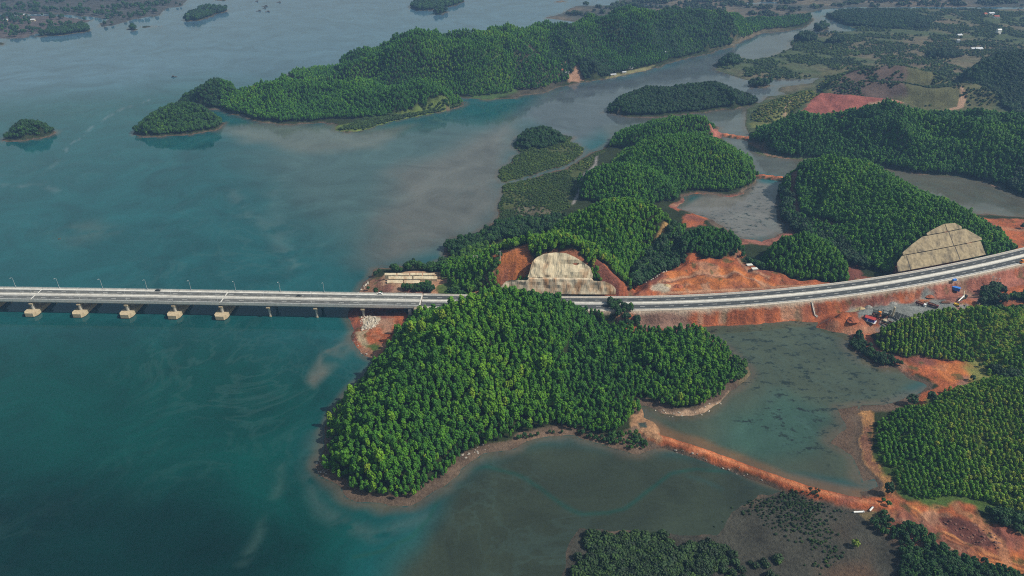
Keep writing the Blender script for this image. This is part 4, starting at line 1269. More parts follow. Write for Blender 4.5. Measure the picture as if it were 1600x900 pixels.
def scatter_nodes(kind):
    if kind in GNC:
        return GNC[kind]
    g = bpy.data.node_groups.new('grow_' + kind, 'GeometryNodeTree')
    g.interface.new_socket('Geometry', in_out='INPUT', socket_type='NodeSocketGeometry')
    g.interface.new_socket('Geometry', in_out='OUTPUT', socket_type='NodeSocketGeometry')
    gi, go = g.nodes.new('NodeGroupInput'), g.nodes.new('NodeGroupOutput')
    ip = g.nodes.new('GeometryNodeInstanceOnPoints')
    ci = g.nodes.new('GeometryNodeCollectionInfo')
    ci.inputs['Collection'].default_value = PROTO[kind + '_c']
    ci.inputs['Separate Children'].default_value = True
    ci.inputs['Reset Children'].default_value = True
    ip.inputs['Pick Instance'].default_value = True

    def named(n, ty):
        a = g.nodes.new('GeometryNodeInputNamedAttribute')
        a.data_type = ty
        a.inputs['Name'].default_value = n
        return a.outputs['Attribute']
    L = g.links.new
    L(gi.outputs[0], ip.inputs['Points'])
    L(ci.outputs[0], ip.inputs['Instance'])
    L(named('pick', 'INT'), ip.inputs['Instance Index'])
    L(named('turn', 'FLOAT_VECTOR'), ip.inputs['Rotation'])
    L(named('size', 'FLOAT_VECTOR'), ip.inputs['Scale'])
    L(ip.outputs[0], go.inputs[0])
    GNC[kind] = g
    return g


def wood(name, kind, x, y, z, size, tint, label=None, cat=None):
    n = len(x)
    me = bpy.data.meshes.new(name)
    me.vertices.add(n)
    me.vertices.foreach_set('co', np.stack([x, y, z], 1).astype(np.float32).ravel())
    for an, ty, arr in (('pick', 'INT', RNG.integers(0, len(PROTO[kind]), n).astype(np.int32)), ('tint', 'FLOAT', np.clip(tint, 0, 1).astype(np.float32))):
        a = me.attributes.new(an, ty, 'POINT')
        a.data.foreach_set('value', arr)
    tw = np.stack([RNG.normal(0, .06, n), RNG.normal(0, .06, n), RNG.uniform(0, 6.28, n)], 1).astype(np.float32)
    sz = np.stack([size * RNG.uniform(.88, 1.12, n)] * 2 + [size * RNG.uniform(.95, 1.4, n) * (1.0 if kind == 'mangrove' else 1.05)], 1).astype(np.float32)
    for an, arr in (('turn', tw), ('size', sz)):
        a = me.attributes.new(an, 'FLOAT_VECTOR', 'POINT')
        a.data.foreach_set('vector', arr.ravel())
    o = link(name, me, kind='stuff')
    md = o.modifiers.new('grow', 'NODES')
    md.node_group = scatter_nodes(kind)
    if label:
        o['label'] = label
        o['category'] = cat
    return o


def spots(poly, spacing, jit=0.33, ang=0.0, row=None, shore=2.0):
    """jittered triangular grid of planting spots inside a world polygon"""
    c, s = math.cos(ang), math.sin(ang)
    ctr = poly.mean(0)
    q = (poly - ctr) @ np.array([[c, -s], [s, c]])
    lo, hi = q.min(0) - 2, q.max(0) + 2
    row = row or spacing * 0.87
    nx, ny = int((hi[0] - lo[0]) / row) + 1, int((hi[1] - lo[1]) / spacing) + 1
    i, j = np.meshgrid(np.arange(nx), np.arange(ny), indexing='ij')
    x = lo[0] + i * row
    y = lo[1] + j * spacing + (i % 2) * spacing / 2
    x = (x + RNG.uniform(-jit, jit, x.shape) * row).ravel()
    y = (y + RNG.uniform(-jit, jit, y.shape) * spacing).ravel()
    p = np.stack([x, y], 1) @ np.array([[c, s], [-s, c]]) + ctr
    x, y = p[:, 0], p[:, 1]
    m = inside(x + (fbm(x, y, 26, 1, 3) - 0.5) * 13, y + (fbm(x, y, 26, 5, 3) - 0.5) * 13, poly)
    x, y = x[m], y[m]
    return x, y


def grow_spots(poly, spacing, zmin=1.3, gaps=0.0, barek=0.5, **kw):
    x, y = spots(poly, spacing, **kw)
    z = grid_sample(Z, x, y)
    b = grid_sample(BARE, x, y)
    m = (z > zmin) & (b < barek + RNG.uniform(-.25, .25, len(x)))
    if gaps:
        m &= fbm(x, y, 40, 61, 3) > gaps * 0.55 + RNG.uniform(-.08, .08, len(x))
    return x[m], y[m], z[m]


HB = {}
for n_, p_ in HILLS:
    HB.setdefault(n_, []).append(p_)


def tint_at(x, y, mean, amp=0.16, patch=0.28):
    return mean + (fbm(x, y, 60, 71, 3) - 0.5) * 2 * patch + RNG.normal(0, amp, len(x))


# the headland: the three hundred nearest trees stand on their own, the rest are one wood
hx, hy, hzz = [np.concatenate(q) for q in zip(grow_spots(HB['headland'][0], 2.95, jit=0.45, zmin=0.8), grow_spots(HB['spur'][0], 2.9, jit=0.45, zmin=0.8))]
hsz = RNG.uniform(0.5, 0.86, len(hx)) * (0.85 + 0.35 * fbm(hx, hy, 18, 68, 3)) * np.where(hzz < 4, 0.75, 1.0)
big_ = RNG.random(len(hx)) < 0.035
hsz = np.where(big_, hsz * 1.5, hsz)
htn = np.minimum(tint_at(hx, hy, 0.50, 0.13, 0.28) + big_ * 0.15, 0.92)
dist = np.sqrt(hx ** 2 + hy ** 2 + (CAM_H - hzz) ** 2)
order = np.argsort(dist)
nearest, rest = order[:300], order[300:]


def single_tree(name, kind, k, x, y, z, size, tint, label, cat, group):
    t = thing(name, label, cat, (x, y, z), random.uniform(0, 6.28), group)
    tm, cm, _ = PROTO[kind][k % len(PROTO[kind])]
    a = link('trunk', tm, t)
    b = link('crown', cm, t)
    b['tint'] = float(min(1, max(0, tint)))
    t.scale = (size * random.uniform(.92, 1.08), size * random.uniform(.92, 1.08), size * random.uniform(1.0, 1.4))
    return t


for k, i in enumerate(nearest):
    u_ = proj(hx[i], hy[i], hzz[i])[0]
    where = 'outer bay end' if u_ < 590 else ('middle' if u_ < 760 else 'dike end')
    high = 'by the mud shore' if hzz[i] < 7 else 'up the slope'
    look = 'dark green' if htn[i] < 0.42 else ('yellowish green' if htn[i] > 0.72 else 'mid green')
    single_tree('acacia_tree', 'acacia', k, hx[i], hy[i], hzz[i] - 0.1, hsz[i], htn[i], f'{look} acacia tree {high} at the {where} of the headland', 'tree',
                f'{look} acacia trees {high} at the {where} of the headland')
wood('headland_wood', 'acacia', hx[rest], hy[rest], hzz[rest] - 0.1, hsz[rest], htn[rest], 'dense acacia wood covering the top of the headland beside the bridge', 'wood')

WOODS = [  # hill, kind, spacing, size, tint, label
    ('rock_hill', 'acacia', 3.4, 0.82, 0.66, 'bright green wood on the hill above the pale blasted rock face'),
    ('middle_hill', 'acacia', 3.5, 0.85, 0.58, 'green wood on the hill behind the pale rock face'),
    ('flat_wood', 'acacia_far', 4.0, 0.95, 0.5, 'dark green wood on the low hill beside the marsh'),
    ('long_hill', 'acacia_far', 4.0, 0.9, 0.56, 'green wood on the long domed hill above the muddy pond'),
    ('shore_hill', 'acacia_far', 4.2, 0.95, 0.54, 'wood on the hill ending at the red dike'),
    ('dome', 'broadleaf', 4.4, 1.0, 0.22, 'dark rounded wood on the knoll of the marsh island'),
    ('small_hill', 'acacia', 3.6, 0.85, 0.3, 'dark green wood on the small hill with a red cliff'),
    ('round_hill', 'acacia', 3.6, 0.85, 0.52, 'green wood on the round hill above the red works'),
    ('big_hill', 'acacia_far', 3.9, 0.95, 0.46, 'dark green wood on the big hill behind the concrete-lined slope'),
    ('forest_ridge', 'acacia_far', 4.6, 1.15, 0.38, 'dark blue-green wood on the long ridge beyond the narrow pond'),
    ('islet', 'broadleaf', 4.2, 0.95, 0.35, 'wood on the tiny islet standing alone in the bay'),
    ('island', 'broadleaf', 4.4, 1.0, 0.4, 'wood on the oval island off the long island'),
    ('rear_island', 'broadleaf', 4.6, 1.0, 0.32, 'wood on the rounded end of the long island behind the oval island'),
    ('long_island', 'acacia_far', 4.6, 1.05, 0.42, 'wood on the long low island in the bay'),
    ('far_range', 'acacia_far', 6.0, 1.2, 0.45, 'wood covering the big range of hills beyond the channel'),
    ('range_knoll', 'broadleaf', 5.0, 1.15, 0.12, 'dark wood on the knoll above the far beach'),
    ('range_end', 'broadleaf', 5.5, 1.2, 0.25, 'wood on the far end of the big range beside the river'),
    ('river_island', 'broadleaf', 4.8, 1.1, 0.15, 'dark wood on the twin-topped island in the channel'),
    ('knoll', 'broadleaf', 5.0, 1.15, 0.08, 'dark wood on the small knoll in the plain'),
    ('low_wood', 'broadleaf', 6.5, 1.2, 0.2, 'low dark wood beside the far river bend'),
    ('east_hill', 'broadleaf', 5.0, 1.1, 0.18, 'dark wood on the hill at the edge of the far plain'),
    ('road_bush', 'broadleaf', 3.2, 0.75, 0.55, 'bushy wood beside the three utility poles'),
]
for hn, kind, sp, size, tint, label in WOODS:
    f_ = 0.64 if kind != 'acacia' else 0.75
    x, y, z = grow_spots(HB[hn][0], sp * f_ * (0.9 if hn == 'far_range' else 1), zmin=0.6, jit=0.42)
    wood('wood', kind, x, y, z - 0.2, size * f_ * (0.8 if hn == 'far_range' else 1) * RNG.uniform(.72, 1.22, len(x)), tint_at(x, y, tint, 0.12, 0.25 if hn != 'far_range' else 0.45), label, 'wood')
x, y, z = [np.concatenate(q) for q in zip(*[grow_spots(p, 5.0) for p in HB['river_knoll']])]
wood('wood', 'broadleaf', x, y, z - 0.2, RNG.uniform(.9, 1.3, len(x)), tint_at(x, y, 0.12), 'dark clumps of trees on the little knolls beside the river', 'wood')
x, y, z = grow_spots(HB['grass_hill'][0], 6.0, barek=2, gaps=0.9)
wood('scrub', 'mangrove', x, y, z, RNG.uniform(.8, 1.5, len(x)), tint_at(x, y, 0.5), 'scattered scrub on the grassy hill', 'scrub')
x, y, z = grow_spots(HB['yellow_slope'][0], 4.0, barek=2, gaps=0.6)
wood('scrub', 'mangrove', x, y, z, RNG.uniform(.7, 1.2, len(x)), tint_at(x, y, 0.9), 'yellow-green scrub on the slope beside the bare red hill', 'scrub')
x, y, z = grow_spots(HB['brown_hill'][0], 5.0, barek=2, gaps=0.9)
wood('scrub', 'mangrove', x, y, z, RNG.uniform(.7, 1.3, len(x)), tint_at(x, y, 0.45), 'low scrub on the brown hill behind the bare red hill', 'scrub')
x, y, z = grow_spots(HB['range_shoulder'][0], 3.8, barek=2, gaps=0.55)
wood('scrub', 'acacia_far', x, y, z, RNG.uniform(.4, .8, len(x)), tint_at(x, y, 0.25), 'thin wood on the browned shoulder of the far range', 'scrub')

# marsh and mangrove
x, y, z = grow_spots(P(FLATS), 2.2, zmin=0.2, barek=0.6, gaps=0.7)
wood('mangrove_thicket', 'mangrove', x, y, z, RNG.uniform(.3, .75, len(x)), tint_at(x, y, 0.66, .1, .3), 'low mangrove marsh between the bay and the wooded hills', 'mangrove')
x, y, z = grow_spots(P(ISLES[0]), 2.3, zmin=0.1, barek=2, gaps=0.6)
wood('mangrove_thicket', 'mangrove', x, y, z, RNG.uniform(.3, .8, len(x)), tint_at(x, y, 0.62, .1, .3), 'mangrove marsh around the wooded knoll island', 'mangrove')
ep = P(EAST)
ep = ep[(ep[:, 0] < 2200)]
x, y, z = grow_spots(P([(1285, 26), (1300, 32), (1338, 48), (1270, 54), (1232, 67), (1208, 88), (1140, 88), (1122, 105), (1137, 116), (1200, 126), (1277, 122), (1500, 125), (1720, 100), (1720, 16), (1320, 14)]),
                     5.5, zmin=0.3, barek=2, gaps=0.85)
wood('marsh_scrub', 'mangrove', x, y, z, RNG.uniform(.5, 1.6, len(x)), tint_at(x, y, 0.55, .1, .25), 'marsh scrub spread over the far plain', 'scrub')
x, y, z = grow_spots(P([(525, 204), (575, 202), (640, 186), (712, 170), (722, 164), (640, 180), (560, 190)]), 3.5, zmin=0.2, barek=2)
wood('mangrove_thicket', 'mangrove', x, y, z, RNG.uniform(.8, 1.4, len(x)), tint_at(x, y, 0.5, .1, .2), 'bright mangrove fringe along the shore of the long island', 'mangrove')
x, y, z = grow_spots(P([(870, 22), (905, 9), (975, 6), (985, -6), (1100, -40), (1700, -40), (1700, 10), (1310, 12), (1270, 18), (1200, 30), (1000, 40)]), 14, zmin=0.3, barek=2, gaps=1.0)
wood('marsh_scrub', 'mangrove', x, y, z, RNG.uniform(1.5, 4.0, len(x)), tint_at(x, y, 0.25, .1, .3), 'hazy scrub on the flat land beyond the river mouth', 'scrub')
for pp, lab in ((FAR_W, 'low scrub on the far shore west of the channel mouth'), (FAR_N, 'low scrub on the hazy far shore'), (ISLES[6], 'wood on the strip island off the far shore'),
                (ISLES[7], 'wood on the hooked islet in the far bay'), (ISLES[11], 'wood on the flat far island at the top of the bay'), (ISLES[12], 'wood on the small islet before the flat far island'),
                (ISLES[8], 'wood on the lens-shaped islet in the far bay'), (ISLES[15], 'trees on the islet in the river bend'), (ISLES[16], 'trees on the thin islet behind the twin-topped island')):
    pw = P(pp)
    pw = np.clip(pw, [-2300, 0], [2300, 2900])
    big = pp in (FAR_W, FAR_N)
    x, y, z = grow_spots(pw, 15 if big else 6, zmin=0.4, barek=2, gaps=1.0 if big else 0)
    wood('wood', 'broadleaf', x, y, z - 0.3, RNG.uniform(.8, 1.3, len(x)), tint_at(x, y, 0.2), lab, 'wood')

# mangroves in the near corner: each near shrub its own thing
mx, my, mz = grow_spots(P([(893, 852), (912, 824), (960, 826), (1010, 832), (1060, 842), (1110, 842), (1150, 858), (1190, 850), (1225, 872), (1250, 985), (875, 985)]), 2.2, zmin=-0.6, barek=2, gaps=0.45)
_mp = P([(893, 852), (912, 824), (960, 826), (1010, 832), (1060, 842), (1110, 842), (1150, 858), (1190, 850), (1225, 872), (1235, 965), (890, 965)])
qk = sdist(mx, my, _mp) / 9 + (fbm(mx, my, 9, 65, 3) - 0.5) * 2.6 > 0.25
mx, my, mz = mx[qk], my[qk], mz[qk]
qk = RNG.random(len(mx)) > smooth((proj(mx, my, mz)[0] - 1000) / 200 + (fbm(mx, my, 14, 63, 3) - 0.5) * 1.6) * 0.85
mx, my, mz = mx[qk], my[qk], mz[qk]
m2 = grow_spots(P([(1100, 815), (1180, 780), (1240, 775), (1330, 800), (1345, 850), (1290, 900), (1230, 960), (1180, 870)]), 2.2, zmin=-0.6, barek=2, gaps=0.95)
m3 = grow_spots(P([(1325, 770), (1280, 770), (1220, 772), (1240, 800), (1330, 815)]), 2.0, zmin=-0.6, barek=2, gaps=0.8)
big = np.concatenate([np.ones(len(mx)), np.zeros(len(m2[0]) + len(m3[0]))])
mx, my, mz = [np.concatenate(q) for q in zip((mx, my, mz), m2, m3)]
msz = np.where(big > 0, RNG.uniform(.5, 1.45, len(mx)), RNG.uniform(.16, .52, len(mx)))
mtn = np.where(big > 0, tint_at(mx, my, 0.33, 0.14, 0.32), tint_at(mx, my, 0.28, 0.10, 0.2))


def shrub_words(x, y, thick, t):
    u, v, _ = proj(x, y, 0)
    where = ('in the dense thicket at the near edge of the bay' if v > 850 else 'along the water edge of the dense thicket') if thick else 'alone on the grey mud below the red dike'
    look = 'dark' if t < 0.4 else ('bright green' if t > 0.65 else 'olive green')
    return f'{look} mangrove shrub {where}', 'shrub', f'{look} mangrove shrubs {where}'


order = np.argsort(np.sqrt(mx ** 2 + my ** 2) - 40 * msz)
for k, i in enumerate(order[:300]):
    single_tree('mangrove_shrub', 'mangrove', k, mx[i], my[i], max(mz[i], -0.1), msz[i], mtn[i], *shrub_words(mx[i], my[i], big[i], mtn[i]))
o_ = order[300:]
wood('mangrove_thicket', 'mangrove', mx[o_], my[o_], np.maximum(mz[o_], -0.1), msz[o_], mtn[o_], 'mangrove shrubs thinning out across the grey mud flat', 'mangrove')

# plantations in rows
pa = P([(1366, 660), (1400, 637), (1450, 632), (1474, 615), (1540, 596), (1620, 590), (1760, 592), (1760, 835), (1620, 800), (1560, 786), (1500, 771), (1440, 770), (1402, 756), (1384, 722), (1371, 682)], 6)
px_, py_, pz_ = grow_spots(pa, 2.1, zmin=1.0, jit=0.14, ang=R(-14), row=2.9, barek=0.55)


def plant_words(x, y, z, t):
    u, v, _ = proj(x, y, z)
    where = 'beside the yellow dirt track' if u < 1440 else ('above the red earth clearing' if u < 1530 else 'near the yellow-green far corner')
    look = 'dark green' if t < 0.42 else ('yellow-green' if t > 0.62 else 'mid green')
    return f'{look} young plantation tree in the rows {where}', 'tree', f'{look} young trees in the plantation rows {where}'


qk = RNG.random(len(px_)) > 0.05 + 0.5 * smooth(fbm(px_, py_, 14, 67, 3) * 8 - 5.0)
px_, py_, pz_ = px_[qk], py_[qk], pz_[qk]
psz = RNG.uniform(.62, 1.0, len(px_)) * (0.75 + 0.5 * fbm(px_, py_, 22, 69, 3))
ptn = tint_at(px_, py_, 0.62, 0.10, 0.15) + smooth((px_ - 245) / 60) * 0.22
order = np.argsort(np.sqrt(px_ ** 2 + py_ ** 2) + np.where(px_ / (py_ * CT + 160) > 0.70, 999, 0))
for k, i in enumerate(order[:300]):
    single_tree('young_tree', 'sapling', k, px_[i], py_[i], pz_[i] - 0.05, psz[i], ptn[i], *plant_words(px_[i], py_[i], pz_[i], ptn[i]))
o_ = order[300:]
wood('plantation', 'sapling', px_[o_], py_[o_], pz_[o_] - 0.05, psz[o_], ptn[o_], 'young plantation in rows on the slope beside the yellow dirt track', 'plantation')
gx_, gy_, gz_ = grow_spots(pa, 2.3, zmin=1.0, jit=0.45, barek=0.7, gaps=0.95)
wood('undergrowth', 'tuft', gx_, gy_, gz_, RNG.uniform(.4, .9, len(gx_)), tint_at(gx_, gy_, 0.7, .1, .3), 'grassy undergrowth between the plantation rows', 'undergrowth')
pb = P([(1366, 522), (1400, 500), (1470, 486), (1540, 480), (1620, 478), (1720, 488), (1720, 596), (1620, 590), (1560, 578), (1520, 562), (1460, 556), (1410, 556), (1384, 545)], 12)
x, y, z = grow_spots(pb, 2.3, zmin=1.0, jit=0.16, ang=R(-20), row=3.1, barek=0.6)
keep = RNG.random(len(x)) > smooth((x - 330) / 40) * (fbm(x, y, 30, 81, 3) > 0.36) * 0.9
wood('plantation', 'sapling', x[keep], y[keep], z[keep] - 0.05, RNG.uniform(.65, 1.1, keep.sum()), tint_at(x[keep], y[keep], 0.76, .1, .2), 'young plantation on the knoll beside the gravel yard', 'plantation')
x, y, z = grow_spots(pb, 1.45, zmin=1.0, jit=0.45, barek=0.6)
keep = RNG.random(len(x)) < smooth((x - 320) / 40) * 0.85
wood('tall_grass', 'tuft', x[keep], y[keep], z[keep], RNG.uniform(.6, 1.3, keep.sum()), tint_at(x[keep], y[keep], 0.95, .08, .12), 'yellowed tall grass on the plantation knoll', 'grass')

# scrub and single bushes: the largest in view stand on their own, the rest are one scrub
BUSH = []


def bushes(poly, z, sp, size, tint, name, label, cat, group, gaps=0.4, zmin=0.4):
    x, y, zz = grow_spots(P(poly, z), sp, zmin=zmin, barek=2, gaps=gaps)
    for k in range(len(x)):
        s_ = size * random.uniform(.6, 1.25)
        u_, v_, d_ = proj(x[k], y[k], zz[k])
        BUSH.append((s_ / d_ if -20 < u_ < 1620 and v_ < 915 else 0, x[k], y[k], zz[k] - 0.1, s_, tint + random.gauss(0, .13), label, group))


bushes([(1402, 835), (1425, 812), (1452, 832), (1500, 866), (1560, 890), (1640, 905), (1640, 950), (1420, 950)], 3, 2.2, 0.38, 0.28, 'bush', 'dark leafy bush in the hedge-like strip below the orange dirt road', 'bush', 'bushes below the orange dirt road')
bushes([(1360, 815), (1385, 800), (1398, 815), (1405, 850), (1380, 850)], 1, 2.4, 0.32, 0.3, 'bush', 'small dark bush around the olive puddle at the dike end', 'bush', 'bushes around the olive puddle')
bushes([(1328, 524), (1342, 522), (1352, 542), (1372, 558), (1400, 567), (1412, 575), (1380, 574), (1345, 559), (1328, 541)], 2, 2.3, 0.42, 0.14, 'bush', 'dark bush on the pond bank below the winding red track', 'bush', 'bushes on the pond bank by the red track')
bushes([(1520, 565), (1560, 578), (1620, 590), (1620, 600), (1570, 592), (1552, 582)], 6, 3.0, 0.5, 0.15, 'bush', 'dark bush in the gully between the two plantations', 'bush', 'bushes in the gully between the plantations')
bushes([(1535, 445), (1570, 440), (1568, 478), (1550, 488), (1536, 475)], 10, 3.4, 0.6, 0.15, 'bush', 'dark bush around the three utility poles', 'bush', 'bushes around the utility poles')
bushes([(567, 447), (580, 430), (592, 419), (606, 420), (598, 432), (610, 440), (640, 447), (680, 448), (684, 456), (640, 458), (590, 459)], 7, 3.2, 0.55, 0.33, 'bush', 'leafy bush around the terraced slabs on the cape', 'bush', 'bushes on the cape beside the terraces', gaps=0.75)
bushes([(610, 419), (660, 416), (688, 410), (692, 426), (640, 424)], 7, 4.2, 0.85, 0.35, 'bush', 'leafy bush along the far edge of the cape terraces', 'bush', 'bushes behind the cape terraces')
bushes([(690, 405), (740, 378), (800, 372), (790, 398), (755, 408), (740, 425), (690, 428)], 7, 3.6, 0.62, 0.68, 'bush', 'bright green bush on the slope between the cape and the rock face', 'bush', 'bushes on the slope of the cape', gaps=0.85)
bushes([(703, 384), (720, 374), (745, 367), (778, 350), (800, 346), (880, 340), (872, 362), (800, 374), (745, 384), (705, 402)], 3, 3.6, 0.68, 0.25, 'bush', 'dark bush on the wooded shore north of the cape', 'bush', 'bushes on the shore north of the cape')
bushes([(700, 455), (745, 432), (778, 428), (782, 440), (720, 460)], 12, 3.3, 0.55, 0.5, 'bush', 'green bush beside the dirt path on the cape', 'bush', 'bushes beside the cape path')
bushes([(985, 418), (1010, 395), (1045, 372), (1066, 362), (1068, 395), (1045, 410), (1010, 430), (995, 436)], 14, 3.6, 0.95, 0.15, 'bush', 'dark bush in the gully between the two wooded hills', 'bush', 'bushes in the gully beside the small hill')
bushes([(1125, 412), (1150, 395), (1185, 400), (1195, 415), (1150, 420)], 11, 3.2, 0.6, 0.3, 'bush', 'green bush on the red flat below the small hill', 'bush', 'bushes on the red flat', gaps=0.8)
bushes([(1220, 300), (1232, 310), (1245, 345), (1300, 372), (1345, 400), (1360, 418), (1330, 412), (1270, 380), (1228, 352)], 5, 3.8, 0.85, 0.1, 'bush', 'dark bush on the shore below the big wooded hill', 'bush', 'bushes along the shore of the big hill')
bushes([(955, 672), (1000, 680), (1012, 700), (985, 705), (940, 686)], 1.5, 2.6, 0.32, 0.5, 'bush', 'bright bush on the shore near the start of the red dike', 'bush', 'bushes near the start of the red dike', gaps=0.95)
bushes([(800, 688), (840, 676), (940, 678), (955, 688), (880, 683), (830, 688)], 1.5, 2.4, 0.33, 0.3, 'bush', 'dark bush on the brown bank below the headland', 'bush', 'bushes on the brown bank', gaps=0.6)
bushes([(1148, 552), (1172, 572), (1168, 590), (1145, 605), (1140, 580)], 1.5, 3.0, 0.5, 0.5, 'bush', 'green bush on the rocky tip of the spur', 'bush', 'bushes on the tip of the spur', gaps=0.5)
bushes([(950, 485), (985, 490), (1000, 505), (975, 512), (955, 505)], 5, 3.5, 0.6, 0.2, 'bush', 'dark bush on the red bank beside the spur wood', 'bush', 'bushes on the red bank')
bushes([(1565, 288), (1580, 284), (1640, 298), (1640, 312), (1590, 304)], 2, 4.0, 1.0, 0.08, 'bush', 'dark bush at the far end of the narrow pond', 'bush', 'bushes at the end of the narrow pond')
bushes([(1540, 800), (1600, 806), (1640, 815), (1640, 850), (1580, 835), (1545, 815)], 4, 3.0, 0.5, 0.3, 'bush', 'low bush in the gap between the red tracks', 'bush', 'bushes between the red tracks')
for (bx_, by_, bz_, s_, t_, lab) in ((1424, 630, 2.5, 1.0, 0.12, 'round dark bush by the pond corner beside the red track'), (1452, 628, 3, 0.9, 0.1, 'dark bush across the red track from the pond corner'),
                                     (1519, 594, 3, 0.5, 0.3, 'lone small bush on the red clearing'), (1388, 770, 3, 0.8, 0.1, 'wide dark bush at the foot of the yellow track'),
                                     (1380, 784, 3, 0.35, 0.6, 'small bush on the dike end beside the dirt fan'), (1387, 790, 3, 0.4, 0.55, 'olive bush on the sand below the dike end'),
                                     (985, 446, 14, 0.45, 0.4, 'lone bush on the red slope beside the rock face'), (1335, 855, 0.2, 0.6, 0.95, 'bright green shrub alone on the brown mud'),
                                     (1598, 356, 4, 0.7, 0.2, 'bush on the red ground beyond the big hill')):
    p = at(bx_, by_, bz_)
    single_tree('bush', 'broadleaf', int(bx_), p[0], p[1], float(ground_z(p[0], p[1])) - 0.1, s_, t_, lab, 'bush', None)

BUSH.sort(key=lambda q: -q[0])
for k, q in enumerate(BUSH[:285]):
    single_tree('bush', 'broadleaf', k, *q[1:6], q[6], 'bush', q[7])
q = np.array([b_[1:6] for b_ in BUSH[285:]])
wood('scrub', 'broadleaf', q[:, 0], q[:, 1], q[:, 2], q[:, 3], q[:, 4], 'leafy scrub filling the banks, gullies and path edges', 'scrub')
# ------------------------------------------------------------------ the bridge
NTH = ['first', 'second', 'third', 'fourth', 'fifth', 'sixth', 'seventh', 'eighth', 'ninth', 'tenth', 'eleventh', 'twelfth', 'thirteenth', 'fourteenth', 'fifteenth', 'sixteenth']
HALF = 9.75
PIER_PX = [58, 131, 204, 277, 350, 423, 496, 569, 642]
pier_s = [S_of(x, 471 - (640 - x) * 0.0215, 13) for x in PIER_PX]
SPAN_L = (pier_s[-1] - pier_s[0]) / (len(pier_s) - 1)
pier_s = [pier_s[0] - SPAN_L * k for k in (4, 3, 2, 1)] + pier_s
B0, B1 = pier_s[0] - 2, S_AB + 6
joints = [pier_s[0], pier_s[4], pier_s[8], B1 - 1]
bridge = thing('bridge', 'long low concrete motorway bridge crossing the bay to the wooded headland', 'bridge', (0, 0, 0))
marks = []
for a, b in zip(joints[:-1], joints[1:]):
    a, b = a + 0.15, b - 0.15
    dk = sweep([(-HALF, 11.55), (-HALF + 0.5, 11.35), (HALF - 0.5, 11.35), (HALF, 11.55), (HALF, 12.9), (-HALF, 12.9)], a, b, 6, 'deck', M['concrete'], bridge)
    for d in (-7.6, -4.6, -1.6, 1.6, 4.6, 7.6):
        sweep([(d - 0.45, 9.9), (d + 0.45, 9.9), (d + 0.8, 11.33), (d - 0.8, 11.33)], a, b, 12, 'girder', M['girder'], dk)
    for sgn in (1, -1):
        sweep([(sgn * HALF, 12.902), (sgn * (HALF - 0.5), 12.902), (sgn * (HALF - 0.38), 13.3), (sgn * (HALF - 0.2), 14.05), (sgn * HALF, 14.05)], a, b, 6, 'parapet', M['concrete'], bridge)
        sweep(rect_loop(sgn * (HALF - 0.52), sgn * (HALF - 1.9), 12.903, 12.935), a, b, 6, 'shoulder', M['concrete'], bridge)
        sweep(rect_loop(sgn * 1.75, sgn * (HALF - 1.92), 12.903, 12.96), a, b, 6, 'carriageway', M['deck_asphalt'], bridge)
        sweep([(sgn * 1.72, 12.902), (sgn * 1.55, 13.25), (sgn * 1.3, 13.85), (sgn * 1.1, 13.85), (sgn * 1.1, 12.902)], a, b, 6, 'median_barrier', M['concrete'], bridge)
        for d in (HALF - 2.25, 2.15):
            sweep(rect_loop(sgn * (d - 0.09), sgn * (d + 0.09), 12.961, 12.968), a, b, 6, 'edge_line', M['paintwhite'], bridge)
        # handrail on the parapet
        sweep(rect_loop(sgn * (HALF - 0.06), sgn * (HALF - 0.14), 14.42, 14.5), a, b, 6, 'handrail', M['steel'], bridge)
    sweep(rect_loop(-1.08, 1.08, 12.902, 13.2), a, b, 6, 'median', M['concrete'], bridge)


def dashes(s0, s1, z, m, parent, offs, name='lane_dashes'):
    mb = MB()
    s = s0
    while s < s1 - 4:
        for d in offs:
            q = [RP(s, d - .1), RP(s + 4, d - .1), RP(s + 4, d + .1), RP(s, d + .1)]
            mb.add([(p[0], p[1], z) for p in q], [(0, 1, 2, 3)])
        s += 12
    return mb.build(name, m, parent, 'stuff')


